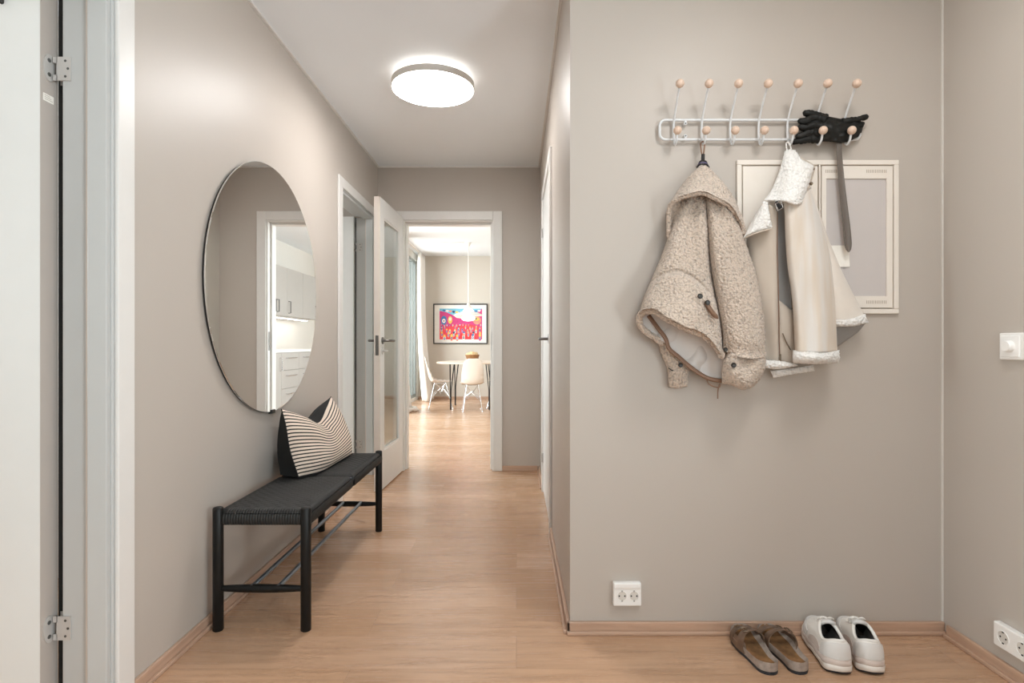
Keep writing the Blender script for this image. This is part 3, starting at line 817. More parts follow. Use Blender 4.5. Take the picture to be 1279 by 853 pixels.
m = panel([(845, 250, .045), (866, 243, .07), (884, 246, .055)],
          [(797, 396, .06), (802, 388, .085), (813, 385, .105), (835, 397, .135), (856, 408, .145), (878, 416, .14), (890, 427, .125), (903, 448, .10)],
          [(845, 250, .045), (838, 285, .035), (829, 312, .035), (814, 348, .04), (803, 375, .05), (797, 396, .06)],
          [(884, 246, .055), (886, 290, .055), (890, 349, .06), (894, 372, .07), (900, 405, .085), (903, 448, .10)],
            .045, .012, 120, 150, body_fold, FZ, FS, pv='top')
obj('body', m, 'teddy', t, smooth='all')
def slv_fold(u, v, x, y):
    f = .009*noise.noise(Vector((x*.035, y*.02, 9)))
    ph = math.atan2(x-884, max(8, y-215)); f += .010*math.sin(ph*13+.6)*(1-sstep((y-330)/60))
    f -= .014*math.exp(-((y-(438+.05*(x-900)))/9)**2)
    return f
m = panel([(882, 247, .075), (898, 246, .085), (916, 262, .065)],
          [(903, 438, .10), (925, 446, .11), (942, 448, .11), (955, 446, .085)],
          [(882, 247, .075), (885, 300, .075), (890, 349, .075), (894, 370, .08), (901, 406, .09), (903, 424, .095), (903, 438, .10)],
          [(916, 262, .065), (928, 294, .06), (937, 320, .06), (945, 345, .06), (950, 370, .065), (955.5, 411, .07), (955, 446, .085)],
          .052, .02, 84, 170, slv_fold, FZ, FS, pv='top')
sl = obj('sleeve', m, 'teddy', t, smooth='all', label='sleeve in front with buttoned cuff')
def cuff_fold(u, v, x, y):
    return .012*noise.noise(Vector((x*.05, y*.05, 4)))-.018*math.exp(-((x-932)/12)**2-((y-452)/9)**2)+.008*math.exp(-((x-915)/12)**2)
m = panel([(904, 431, .09), (920, 440, .10), (940, 444, .10), (956.5, 440, .075)],
          [(901.5, 479, .085), (914, 481, .10), (929, 487, .10), (941, 483, .085)],
          [(904, 431, .09), (908, 438, .10), (903, 452, .09), (901.5, 479, .085)],
          [(956.5, 440, .075), (956.5, 455, .075), (952, 469, .08), (941, 483, .085)],
          .05, .03, 72, 64, cuff_fold, FZ, FS)
cf = obj('cuff', m, 'teddy', sl, smooth='all')
def button(px, py, d, r, parent, mat='button'):
    c = P(px, py, YW-d)
    return obj('button', MB().lathe(c, [(r, 0), (r, -.002), (r*.85, -.0045), (r*.55, -.0035), (.0005, -.0035)], 18, 0, 'y'), mat, parent, smooth=True)
button(916.3, 456, .158, .0085, cf); button(906, 436.5, .148, .0075, cf)
# the other sleeve, hanging behind the hem
m = panel([(822, 420, .02), (845, 425, .03), (865, 436, .03)], [(835, 483.5, .025), (846, 485, .03), (859, 483, .025)],
          [(822, 420, .02), (825, 440, .02), (833, 459, .02), (835, 483.5, .025)], [(865, 436, .03), (864, 455, .03), (860, 466, .03), (859, 483, .025)],
          .022, .016, 36, 44, None, FZ, FS)
s2 = obj('sleeve', m, 'teddy', t, smooth='all', label='rear sleeve hanging below the hem')
button(850, 456, .056, .008, s2)
obj('buttonhole', MB().tube([P(835, 459.5, YW-.044), P(838, 462, YW-.049), P(841, 463, YW-.051)], .0016, 6), 'darkband', s2)
# inside of the jacket seen through the hem
m = panel([(803, 388, .055), (835, 384, .07), (880, 404, .075), (906, 442, .07)],
          [(798.5, 402, .055), (808, 413, .055), (822, 422, .055), (834, 431, .055), (846, 442, .055), (865, 457, .06), (880, 468, .06), (904, 474, .06)],
          [(803, 388, .055), (799, 395, .055), (798.5, 402, .055)], [(906, 442, .07), (906, 460, .065), (904, 474, .06)],
          -.012, .006, 60, 40, lambda u, v, x, y: .014*math.sin(u*17+v*3)*sstep(v*1.2)+.006*noise.noise(Vector((x*.09, y*.06, 2))))
obj('lining', m, 'satin', t, smooth='all', label='pale satin lining')
obj('hem', roll([(903, 448, .115), (897, 436, .125), (889, 427, .14), (878, 418, .15), (856, 410, .155), (835, 399, .148), (814, 388, .12), (803, 390, .09), (798.5, 397, .07), (800, 406, .062), (808, 415, .06), (820, 423, .058), (828, 430, .054)], .0105, 120, .004, FS, 14), 'teddy', t, smooth='all')
bp = cr([(810, 394, .058), (822, 410, .066), (832, 424, .068), (835, 434, .07), (848, 446, .072), (867, 462, .074), (886, 473, .074), (903, 476, .07)], 60)
m = MB(); wv = 2.6
G = []
for k, p in enumerate(bp):
    q = bp[min(60, k+1)]-bp[max(0, k-1)]; q.z = 0; q.normalize()
    nx, ny = -q.y, q.x
    G.append([W3((p.x-nx*wv, p.y-ny*wv, p.z)), W3((p.x-nx*wv*.5, p.y-ny*wv*.5, p.z+.004)), W3((p.x+nx*wv*.5, p.y+ny*wv*.5, p.z+.004)), W3((p.x+nx*wv, p.y+ny*wv, p.z)), W3((p.x+nx*wv*.6, p.y+ny*wv*.6, p.z-.003)), W3((p.x-nx*wv*.6, p.y-ny*wv*.6, p.z-.003))])
m.grid(G, closed_u=True, cap=True)
obj('hem_band', m, 'leather', t, smooth=True, label='brown binding tape round the hem')
obj('drawstring', MB().tube(cr([W3(p) for p in ((882, 471, .07), (885, 479, .07), (892, 483, .072), (899, 483, .07), (899, 479, .07), (897, 486, .068), (896.5, 498, .066))], 30), .0022, 7), 'leather', t, smooth='all')
# closure tab
b = cr([(881, 376, .184), (886, 385, .184), (892, 393, .178), (897, 398, .168)], 14)
G = []
for k, p in enumerate(b):
    w = 3.0 if k < 12 else 3.0-.9*(k-12)
    if k == 0: w = 1.4
    G.append([W3((p.x-w*.78, p.y+w*.62, p.z)), W3((p.x, p.y, p.z+.004)), W3((p.x+w*.78, p.y-w*.62, p.z)), W3((p.x, p.y, p.z-.004))])
m = MB(); m.grid(G, closed_u=True, cap=True)
tb = obj('closure_tab', m, 'leather', t, smooth='all')
button(883.7, 378, .194, .0085, tb)
button(874.4, 370, .197, .0085, t)
# hood
def hood_fold(u, v, x, y): return .008*noise.noise(Vector((x*.04, y*.05, 5)))+.004*math.sin(u*9)
m = panel([(872.5, 209, .04), (878, 205, .045), (884, 209, .04)],
          [(836.5, 254, .06), (846, 247, .09), (857, 243, .115), (878, 239, .13), (895, 246, .12), (911, 255, .10), (928.5, 284, .06)],
          [(872.5, 209, .04), (860, 221, .035), (848, 236, .035), (836.5, 254, .06)],
          [(884, 209, .04), (902, 227, .04), (918, 249, .045), (928.5, 284, .06)],
          .03, .02, 64, 48, hood_fold, FZ, FS, pv='top')
hd = obj('hood', m, 'teddy', t, smooth='all')
obj('hood_rim', roll([(835.5, 299, .045), (835.5, 275, .06), (838, 256, .08), (846, 248.5, .105), (857, 244.5, .128), (878, 241, .142), (895, 248, .132), (911, 257, .112), (921, 270, .09), (928, 284, .068), (928.5, 296, .055)], .0078, 110, .0034, FS, 12), 'teddy', hd, smooth='all')
m = panel([(836, 256, .05), (858, 246, .06)], [(834, 299, .03), (838, 300, .035)], [(836, 256, .05), (834, 278, .035), (834, 299, .03)], [(858, 246, .06), (848, 275, .045), (838, 300, .035)], .004, .01, 24, 30, None, .002, FS)
obj('hood_side', m, 'teddy', hd, smooth='all')
m = panel([(909, 254, .09), (920, 256, .07)], [(927, 296, .05), (929.5, 297, .045)], [(909, 254, .09), (918, 274, .07), (927, 296, .05)], [(920, 256, .07), (929, 276, .055), (929.5, 297, .045)], .006, .015, 24, 30, None, .002, FS)
obj('hood_side', m, 'teddy', hd, smooth='all')
m = MB().tube(cr([W3(p) for p in ((877, 194, .036), (875.6, 186, .034), (876, 178, .036), (878, 176.5, .04), (879.5, 179, .040), (879.5, 187, .038), (878.6, 194, .036))], 40), .0028, 8)
obj('hanging_loop', m, 'leather', hd, smooth='all')
m = MB().tube([W3((878.2, 193, .037)), W3((878, 200, .039))], .0062, 12)
obj('loop_band', m, 'darkband', hd, smooth=True)
m = MB()
for k in range(3):
    y = 201.5+2.2*k; r = 5.2+1.2*k
    m.tube(cr([W3((878-r, y+3.0, .034)), W3((878-r*.5, y-.3, .05)), W3((878+r*.5, y-.3, .05)), W3((878+r, y+3.0, .034))], 16), .0026, 8, 0 if k != 1 else 1)
obj('elastic_tie', m, ['darkband', 'purple'], hd, smooth='all')

# ------------------------------------------------------------------ shearling jacket
t = thing('shearling_jacket', 'pale suede jacket with white shearling collar hanging right on the rack', 'jacket', P(1005, 472, YW))
SF, SS = .0022, 150
nz = lambda k, s=.03, a=.01: (lambda u, v, x, y: a*noise.noise(Vector((x*s, y*s*.55, k))))
# left front of the body
m = panel([(953, 254, .05), (962, 256, .07), (971, 264, .07)], [(945, 450, .022), (960, 451, .03), (974, 453, .06)],
          [(953, 254, .05), (936, 285, .024), (936, 345, .022), (941, 400, .022), (945, 450, .022)],
          [(971, 264, .07), (970.5, 300, .07), (972, 376, .065), (973.3, 440, .06), (974, 453, .06)],
          .022, .02, 40, 70, nz(11, .03, .008), pv='none')
obj('front_panel', m, 'hide_tan', t, smooth='all', label='left front panel in taupe suede')
zp = cr([(971.3, 264, .073), (971, 300, .073), (972.6, 376, .069), (973.8, 440, .064), (974.3, 450, .064)], 60)
m = MB().tube([W3(p) for p in zp], .0016, 6)
zz = obj('zipper', m, 'leather', t, smooth='all')
q = P(974.2, 446, YW-.070)
obj('zipper_pull', MB().box(q.x-.003, q.x+.003, q.y-.003, q.y, q.z-.017, q.z+.010), 'buckle', zz, bevel=.001)
# inner facing strip and lower panel
m = panel([(969, 262, .05), (982, 252, .06)], [(972, 377, .045), (989, 389, .05)], [(969, 262, .05), (969, 310, .045), (972, 377, .045)], [(982, 252, .06), (986, 336, .05), (989, 389, .05)], -.006, .012, 20, 50, nz(13, .05, .006))
obj('inner_facing', m, 'hide_in', t, smooth='all', label='grey inner facing')
m = panel([(972, 374, .05), (992, 390, .06)], [(972, 452, .055), (995, 456, .06)], [(972, 374, .05), (972, 410, .055), (972, 452, .055)], [(992, 390, .06), (995, 420, .06), (995, 456, .06)], .014, .016, 24, 40, nz(14, .04, .005))
lp = obj('lower_panel', m, 'hide_tan', t, smooth='all')
obj('pocket_zip', MB().tube([W3(p) for p in cr([(977.5, 416, .075), (982, 427, .077), (987.5, 437, .077)], 10)], .0019, 6), 'buckle', lp, smooth='all')
# right side of the body behind the sleeve
m = panel([(1008, 236, .06), (1013, 234, .06)], [(1040, 402, .05), (1062, 400, .055), (1080, 395, .045)],
          [(1008, 236, .06), (1024, 300, .05), (1040, 402, .05)], [(1013, 234, .06), (1025, 270, .05), (1051, 337, .04), (1065, 365, .04), (1080, 395, .045)],
          .02, .02, 36, 60, nz(15, .03, .006), pv='top')
sd = obj('side_panel', m, 'hide', t, smooth='all')
m = panel([(1040, 399, .062), (1062, 398, .07), (1080, 392, .055)], [(1042, 408, .062), (1064, 407.5, .07), (1085, 403, .055)], [(1040, 399, .062), (1041, 408, .062)], [(1080, 392, .055), (1085, 403, .055)], .016, .012, 50, 14, None, .0045, SS)
obj('fleece_hem', m, 'shear', sd, smooth='all', label='curly fleece edge of the side panel')
m = panel([(1030, 402, .05), (1060, 404, .05), (1082, 403, .045)], [(1030, 440, .02), (1046, 433, .02), (1056, 426, .02)], [(1030, 402, .05), (1030, 440, .02)], [(1082, 403, .045), (1070, 416, .03), (1056, 426, .02)], .004, .008, 30, 20)
obj('inner_lining', m, 'hide_in', sd, smooth='all', label='grey inside of the jacket')
# front sleeve
def sfold(u, v, x, y):
    return .008*noise.noise(Vector((x*.04, y*.018, 21)))+.007*math.sin(u*9.0+.7+v*1.2)*sstep(v*3)*(1-.4*v)
m = panel([(979, 251, .09), (996, 246, .10), (1012, 236, .075)], [(993, 439, .10), (1020, 440, .11), (1046, 439, .085)],
          [(979, 251, .09), (984, 336, .085), (988, 363, .085), (993, 439, .10)], [(1012, 236, .075), (1026, 278, .07), (1037, 320, .07), (1041.5, 357, .07), (1046, 439, .085)],
          .045, .03, 48, 80, sfold, pv='top')
sl = obj('sleeve', m, 'hide_streaked', t, smooth='all')
m = panel([(990, 437.5, .10), (1020, 438.5, .115), (1048, 437.5, .085)], [(990.5, 453.5, .10), (1020, 454.5, .115), (1048, 453, .085)],
          [(990, 437.5, .10), (989.5, 446, .10), (990.5, 453.5, .10)], [(1048, 437.5, .085), (1048.5, 446, .085), (1048, 453, .085)], .056, .03, 70, 24, None, .005, SS, pu='both')
obj('cuff', m, 'shear', sl, smooth='all')
# hem edges
m = panel([(945, 449, .06), (975, 451, .072), (995, 455, .072)], [(945, 457, .06), (968, 461, .072), (996, 457, .066)], [(945, 449, .06), (945, 457, .06)], [(995, 455, .072), (996, 457, .066)], .014, .012, 60, 14, None, .0045, SS)
obj('fleece_hem', m, 'shear', t, smooth='all', label='curly fleece bottom edge')
m = panel([(962, 463, .03), (1016, 456, .035)], [(966, 472, .03), (1016.5, 463, .035)], [(962, 463, .03), (966, 472, .03)], [(1016, 456, .035), (1016.5, 463, .035)], .010, .008, 50, 12, None, .0045, SS)
obj('back_hem', m, 'shear', t, smooth='all', label='fleece back edge hanging lowest')
# lapel
m = panel([(954, 251, .085), (958.5, 252, .09)], [(928.5, 297, .075), (938, 292, .09), (950, 288, .10), (964.5, 284, .10)], [(954, 251, .085), (945, 266, .075), (936, 282, .07), (928.5, 297, .075)], [(958.5, 252, .09), (960, 262, .10), (964.5, 284, .10)], .014, .012, 40, 44, None, .0035, SS)
lp = obj('lapel', m, 'shear', t, smooth='all')
obj('lapel_edge', roll([(928, 298, .078), (938, 293.5, .095), (950, 289.3, .105), (965, 285, .105)], .0028, 30, k=8), 'hide_tan', lp, smooth='all')
# collar
m = panel([(980, 189, .05), (986, 186.5, .055), (993, 187.5, .05)], [(953.5, 250.5, .085), (966, 251, .10), (980, 252, .125), (994, 256, .13), (1001, 254.5, .12)],
          [(980, 189, .05), (976, 204, .055), (969, 225, .06), (959, 244, .07), (953.5, 250.5, .085)],
          [(993, 187.5, .05), (1001, 199, .06), (1015.5, 208, .07), (1013, 221, .08), (1006, 241, .10), (1001, 254.5, .12)],
          .03, .02, 60, 70, nz(31, .05, .010), .004, SS)
cl = obj('collar', m, 'shear', t, smooth='all')
obj('collar_back', panel([(990, 190, .04), (1000, 196, .045)], [(1000, 250, .09), (1003, 254, .09)], [(990, 190, .04), (996, 220, .06), (1000, 250, .09)], [(1000, 196, .045), (1018, 209, .05), (1015, 222, .06), (1003, 254, .09)], .006, .01, 20, 24), 'hide_tan', cl, smooth='all', label='suede underside of the collar')
button(1013, 229.5, .075, .0055, cl, 'buckle')
obj('snap', MB().sphere(P(1016, 211, YW-.068), .0045, 10), 'buckle', cl, smooth='all')
m = MB(); a = [P(968.5, 254.5, YW-.118), P(975, 251.5, YW-.124), P(978, 259.5, YW-.122), P(971.5, 263, YW-.116)]
m.tube(a, .0017, 6, closed=True)
bk = obj('buckle', m, 'chrome', t)
m = MB().tube([P(969, 252.5, YW-.106), P(972, 256, YW-.112), P(975.5, 260, YW-.112)], .0062, 8, flat=.5)
obj('strap', m, 'darkband', bk, smooth=True)
m = MB().tube(cr([W3(p) for p in ((984, 191, .05), (982.2, 183, .042), (982.4, 178.5, .040), (984.6, 178, .046), (987.5, 184, .046), (988, 190, .05))], 30), .0024, 8)
obj('hanging_loop', m, 'shear', cl, smooth='all')

# ------------------------------------------------------------------ gloves and shoehorn
def finger(m, pts, r0, r1):
    n = 18; c = [W3(p) for p in cr(pts, n)]
    rr = [lerp(r0, r1, k/n)*(1+.09*math.sin(k*2.3)) for k in range(n+1)]
    rr[-1] *= .45; rr[-2] *= .82
    m.tube(c, rr, 12, flat=.85)
def crumple(m, a, s, seed):
    for k, p in enumerate(m.v):
        m.v[k] = p+Vector((noise.noise(p*s+Vector((seed, 0, 0))), noise.noise(p*s+Vector((0, seed, 0))), noise.noise(p*s+Vector((0, 0, seed)))))*a
t = thing('glove', 'black leather glove with fingers pointing left, tucked in the rack', 'glove', P(1030, 176, YW-.03), 0, 'pair of gloves on the rack')
m = panel([(1012, 147, .034), (1035, 150, .04), (1060, 153, .036), (1074, 151, .03)], [(1008, 176, .032), (1035, 177, .038), (1058, 177.5, .034), (1072, 171, .03)],
          [(1012, 147, .034), (1005, 160, .036), (1008, 176, .032)], [(1074, 151, .03), (1077, 160, .032), (1072, 171, .03)], .010, .014, 40, 26, lambda u, v, x, y: .007*noise.noise(Vector((x*.12, y*.2, 1))))
obj('palm', m, 'glove', t, smooth='all')
for pts, r0, r1 in (([(1030, 151, .036), (1016, 147, .036), (1004, 152, .038), (996, 150.5, .038)], .016, .0105),
                    ([(1026, 158, .042), (1014, 157, .042), (1004, 160.5, .042), (997, 157, .040)], .015, .010),
                    ([(1024, 168, .036), (1012, 166, .038), (1003, 169, .038), (994, 171, .036)], .015, .010),
                    ([(1022, 174, .032), (1010, 173.5, .034), (1000, 176, .034), (988.5, 177, .032)], .014, .0095)):
    m = MB(); finger(m, pts, r0, r1); crumple(m, .0035, 55, 3)
    obj('finger', m, 'glove', t, smooth='all')
t = thing('glove', 'black leather glove folded behind the other, one finger poking right', 'glove', P(1045, 160, YW-.02), 0, 'pair of gloves on the rack')
m = panel([(1018, 144, .028), (1038, 146, .03), (1056, 149, .028), (1074, 148, .026)], [(1018, 160, .028), (1040, 166, .03), (1076, 166, .026)],
          [(1018, 144, .028), (1014, 152, .028), (1018, 160, .028)], [(1074, 148, .026), (1078, 157, .026), (1076, 166, .026)], .008, .010, 36, 22, lambda u, v, x, y: .006*noise.noise(Vector((x*.12, y*.2, 7))))
obj('palm', m, 'glove', t, smooth='all')
for pts, r0, r1, nm in (([(1032, 148, .030), (1018, 143.5, .032), (1009, 141.5, .034), (1003, 141, .034)], .014, .0105, 'finger'),
                        ([(1052, 152, .030), (1068, 150, .032), (1078, 147, .034), (1084.5, 145, .034)], .013, .0088, 'finger'),
                        ([(1062, 162, .028), (1070, 158, .03), (1076, 156, .03), (1079.5, 153, .03)], .012, .007, 'thumb')):
    m = MB(); finger(m, pts, r0, r1); crumple(m, .003, 55, 8)
    obj(nm, m, 'glove', t, smooth='all')
t = thing('shoehorn', 'long smoky translucent shoehorn hanging from the rack over the cabinet', 'shoehorn', P(1058, 315, YW-.03))
cpts = cr([(1048, 172, .036), (1048.2, 190, .036), (1050, 215, .032), (1054, 255, .030), (1058, 290, .030), (1059.5, 309, .032), (1060, 315, .034)], 50)
G = []
for k, p in enumerate(cpts):
    v = k/50; w = lerp(3.6, 5.0, sstep(v*1.1)); 
    if v > .9: w *= math.sqrt(max(.02, 1-((v-.9)/.1)**2*.97))
    row = []
    for i in range(9):
        s_ = i/4-1; row.append(W3((p.x+s_*w, p.y, p.z-.007*v*(1-s_*s_))))
    for i in range(8, -1, -1):
        s_ = i/4-1; row.append(W3((p.x+s_*w, p.y, p.z-.007*v*(1-s_*s_)-.0018)))
    G.append(row)
m = MB(); m.grid(G, closed_u=True, cap=True)
obj('blade', m, 'shoehorn', t, smooth=True)
obj('hook', MB().tube(cr([W3((1048, 176, .036)), W3((1047.5, 171.5, .038)), W3((1049, 170, .028)), W3((1051, 173.5, .024))], 16), .0022, 8), 'shoehorn', t, smooth='all')

# ------------------------------------------------------------------ shoes
def outline(L, wh, wb, side, k):
    """foot outline half widths along t (0 heel .. 1 toe): returns (left x, right x, y)"""
    y = k*L
    base = wh*math.sqrt(max(0, 1-((.13-min(k, .13))/.13)**2)) if k < .13 else lerp(wh, wb, sstep((k-.13)/.5))
    if k > .7: base = wb*math.sqrt(max(0, 1-((k-.7)/.3)**2.4))
    waist = .10*math.exp(-((k-.4)/.16)**2)
    cx = side*.010*math.sin(PI*min(1, k*1.05))*.6
    l = -base*(1-(waist if side < 0 else waist*.3)); r = base*(1-(waist if side > 0 else waist*.3))
    return l+cx, r+cx, y
def ks(n):
    return [max(.002, min(.998, .5-.5*math.cos(PI*i/n))) for i in range(n+1)]

def sandal(x, y, rz, side, label):
    L = .240; t = thing('sandal', label, 'sandal', (x, y, 0), rz, 'pair of brown sandals by the wall')
    K = ks(40)
    def layer(z0f, z1f, grow0, grow1, mat, nm, top=None, inset=0):
        m = MB(); G = []
        for k in K:
            l, r, yy = outline(L, .0315, .046, side, k); c = (l+r)/2; h = max((r-l)/2, .0004); yy = lerp(inset, L-inset, k)
            row = []
            nn = 14
            for i in range(nn+1):
                s_ = i/nn*2-1; row.append((c+s_*h*grow1, yy, z1f(k)+(top(k, s_) if top else 0)))
            row.append((c+h*(grow0+grow1)/2+.0005, yy, (z0f(k)+z1f(k))/2)); 
            for i in range(nn+1):
                s_ = 1-i/nn*2; row.append((c+s_*h*grow0, yy, z0f(k)))
            row.append((c-h*(grow0+grow1)/2-.0005, yy, (z0f(k)+z1f(k))/2))
            G.append(row)
        m.grid(G, closed_u=True, cap=True)
        return obj(nm, m, mat, t, local=True, smooth=True)
    toe = lambda k: .006*sstep((k-.8)/.2)
    layer(lambda k: toe(k), lambda k: .010+toe(k), .97, 1.0, 'rubber', 'outsole')
    wall = lambda k: .032+.006*sstep((.25-k)/.25)+.001*sstep((k-.75)/.25)+toe(k)
    dish = lambda k, s_: -.013*(1-abs(s_)**5)*min(1, 5*math.sin(PI*min(1, max(0, k))))**.8
    layer(lambda k: .010+toe(k), wall, 1.0, 1.0, 'cork', 'cork_midsole', dish)
    layer(lambda k: .014+toe(k), lambda k: wall(k)-.0005, .84, .90, 'footbed', 'footbed', lambda k, s_: -.0118+.003*abs(s_)**3+.009*(1-min(1, 5*math.sin(PI*k))**.8), inset=.005)
    # leather upper: one side wall from instep to toe with two straps across
    def strap(k0, k1, h, nm, mat='sandal', skew=0, off=0, th=.0028):
        m = MB(); G = []; n = 10; nn = 22
        for j in range(n+1):
            row = []
            for ins in (0, 1):
                rng = range(nn+1) if not ins else range(nn, -1, -1)
                for i in rng:
                    s_ = i/nn*2-1; k = lerp(k0, k1, j/n)+skew*s_*side
                    l, r, yy = outline(L, .0315, .046, side, k); c = (l+r)/2; hh = (r-l)/2+.002+off
                    a = PI*(1-i/nn); zz_ = .014+toe(k)+(h(k)-.014+off)*math.sin(a)**.55 if 0 < i < nn else .014+toe(k)
                    xx = c+hh*math.cos(a)*(1 if True else 1)
                    if ins: zz_ -= th if 0 < i < nn else 0; xx = c+(hh-th)*math.cos(a)
                    row.append((xx, yy+.004*math.sin(a), zz_))
            G.append(row)
        m.grid(G, closed_u=True, cap=True)
        return obj(nm, m, mat, t, local=True, smooth=True)
    hh = lambda k: lerp(.078, .048, sstep((k-.42)/.45))
    s1 = strap(.48, .60, hh, 'strap', skew=-.06)
    s2 = strap(.71, .84, hh, 'strap', skew=-.03)
    # vamp side joining the straps
    m = MB(); G = []
    for j in range(13):
        k = lerp(.40, .86, j/12); l, r, yy = outline(L, .0315, .046, side, k)
        for_side = l-.002 if side < 0 else r+.002
        d = -side
        z1 = .012+toe(k)+.030*math.sin(PI*(.12+.88*j/12)**.8 if j < 12 else PI)**.5 if 0 < j < 12 else .016
        G.append([(for_side, yy, .012+toe(k)), (for_side+d*.001, yy, (z1+.012)/2), (for_side+d*.006, yy, z1+.006), (for_side+d*.009, yy, z1+.005), (for_side+d*.004, yy, (z1+.012)/2), (for_side+d*.003, yy, .012)])
    m.grid(G, closed_u=True, cap=True)
    obj('upper_side', m, 'sandal', t, local=True, smooth=True)
    for st, k, sk in ((s1, .545, -.05), (s2, .76, -.03)):
        l, r, yy = outline(L, .0315, .046, side, k); c = (l+r)/2
        z = hh(k); xs = c-side*-.018; m = MB()
        zt_ = z+.001
        bx = c+side*.022; zb_ = .014+(z-.014)*math.sin(math.acos(max(-1, min(1, .022/((r-l)/2)))))**.55+.0025
        pts = [(bx-.008, yy-.012, zb_+.001), (bx+.008, yy-.012, zb_-.003*side), (bx+.008, yy+.012, zb_-.003*side), (bx-.008, yy+.012, zb_+.001)]
        m.tube(pts, .0014, 6, closed=True); m.tube([(bx, yy-.012, zb_+.001), (bx, yy+.012, zb_+.001)], .001, 6)
        obj('buckle', m, 'buckle', st, local=True)
    return t
sandal(.772, 1.692, math.radians(1.5), -1, 'left brown leather sandal of the pair, farthest from the sneakers')
sandal(.863, 1.694, math.radians(2), 1, 'right brown leather sandal of the pair, nearer the white sneakers')

def sneaker(x, y, rz, side, label):
    L = .268; t = thing('sneaker', label, 'sneaker', (x, y, 0), rz, 'pair of white sneakers by the wall')
    K = ks(44)
    sole_top = lambda k: .036+.010*sstep((.25-k)/.25)-.006*sstep((k-.55)/.3)+.012*sstep((k-.8)/.2)
    sole_bot = lambda k: .006*sstep((.08-k)/.08)+.012*sstep((k-.82)/.18)
    WH, WBq = .040, .0445
    NL = 40
    def loop(gx=1.0, whs=1.0):
        """closed foot outline, heel -> left side -> toe -> right side, as (k, x, y)"""
        out = []
        for q in range(2*NL):
            p_ = q/NL if q <= NL else 2-q/NL; k = (1-math.cos(PI*p_))/2
            l, r, yy = outline(L, WH, WBq, side, max(1e-5, min(1-1e-5, k))); c = (l+r)/2; h = (r-l)/2*gx*whs
            sx = -1 if q <= NL else 1
            out.append((k, c+sx*(h if 0 < q < 2*NL and q != NL else 0), L/2+(yy-L/2)*(1+(gx-1)*.4)))
        return out
    def slab(z0, z1, g0, gm, g1, mat, nm, wob=0):
        m = MB(); G = []
        for zf, g in ((0, g0*.5), (0, g0), (.18, (g0+gm)/2+.012), (.5, gm), (.82, (gm+g1)/2+.012), (1, g1), (1, g1*.5)):
            G.append([(x+wob*math.sin(k*30+zf*5), y, lerp(z0(k), z1(k), zf)) for k, x, y in loop(g)])
        m.grid(G, closed_u=True, cap=True)
        return obj(nm, m, mat, t, local=True, smooth=True)
    slab(sole_bot, lambda k: sole_bot(k)+.007, .94, .97, .98, 'rubber', 'outsole')
    slab(lambda k: sole_bot(k)+.006, lambda k: lerp(sole_bot(k), sole_top(k), .60), .99, 1.05, 1.0, 'white_rubber', 'midsole', .0010)
    slab(lambda k: lerp(sole_bot(k), sole_top(k), .56), sole_top, 1.0, 1.03, .97, 'pinkish', 'midsole_band', .0008)
    # upper: open collar at the back, closed over the toe
    top = lambda k: (lerp(.100, .080, sstep(k/.22)) if k < .22 else lerp(.080, .106, sstep((k-.22)/.26)) if k < .48 else lerp(.106, .058, sstep((k-.48)/.42)) if k < .90 else .058-.012*((k-.90)/.1)**2)
    openw = lambda k: .031*math.sqrt(max(0, 1-((k-.25)/.225)**2)) if .025 < k < .475 else 0
    def rim(q):
        p_ = q/NL if q <= NL else 2-q/NL; k = .03+.445*(1-math.cos(PI*p_))/2
        sx = -1 if q <= NL else 1; l, r, yy = outline(L, WH, WBq, side, k)
        w = .030*math.sqrt(max(0, 1-((k-.2525)/.2225)**2)) if p_ not in (0, 1) else 0
        return Vector(((l+r)/2+sx*w, yy+.006*sstep((.14-k)/.12), top(k)))
    base = loop(.97); NT_ = 16
    def up_pt(q, tt, off=0):
        k, x, y = base[q % (2*NL)]; rm = rim(q % (2*NL)); zb_ = sole_top(k)-.004
        p_ = (q % (2*NL))/NL; p_ = p_ if p_ <= 1 else 2-p_
        f = sstep((p_-.42)/.4); a = tt*PI/2
        gx = lerp(1-math.cos(a)**.75 if tt < 1 else 1, tt, f)
        hz = lerp(math.sin(a)**.9, 0, 0)
        zs = zb_+(rm.z-zb_)*hz
        bx_ = .026*(1-(1-min(tt/.22, 1))**2); zv = zb_+bx_+(rm.z-zb_-.026)*tt**1.25
        d = Vector((x, y-.25*L if p_ < .5 else (y-.5*L), 0)); d = d.normalized() if d.length else d
        return Vector((lerp(x, rm.x, gx), lerp(y, rm.y, gx), lerp(zs, zv, f)))+d*off+Vector((0, 0, off*tt))
    m = MB(); m.grid([[up_pt(q, jj/NT_) for q in range(2*NL)] for jj in range(NT_+1)], closed_u=True)
    up = obj('upper', m, ['sneaker', 'shoelining'], t, local=True, smooth='all')
    md = up.modifiers.new('thickness', 'SOLIDIFY'); md.thickness = .0025; md.offset = -1; md.material_offset = 1
    hq = list(range(-13, 14))
    def overlay(qs, t0, t1, off, mat, nm, taper=0):
        m = MB(); n = len(qs)-1
        o = [[up_pt(q, lerp(t0, t1-taper*abs(2*ii/n-1)**2, jj/10), off) for ii, q in enumerate(qs)] for jj in range(11)]
        b = [[up_pt(q, lerp(t0, t1-taper*abs(2*ii/n-1)**2, jj/10), -.001) for ii, q in enumerate(qs)] for jj in range(11)]
        m.grid(o); m.grid(b, flip=True)
        for A, B in ((o[0], b[0]), (o[-1], b[-1]), ([r[0] for r in o], [r[0] for r in b]), ([r[-1] for r in o], [r[-1] for r in b])): m.grid([A, B])
        return obj(nm, m, mat, t, local=True, smooth=True)
    overlay(list(range(-12, 13)), .05, .74, .0016, 'sneaker_mesh', 'heel_panel', .25)
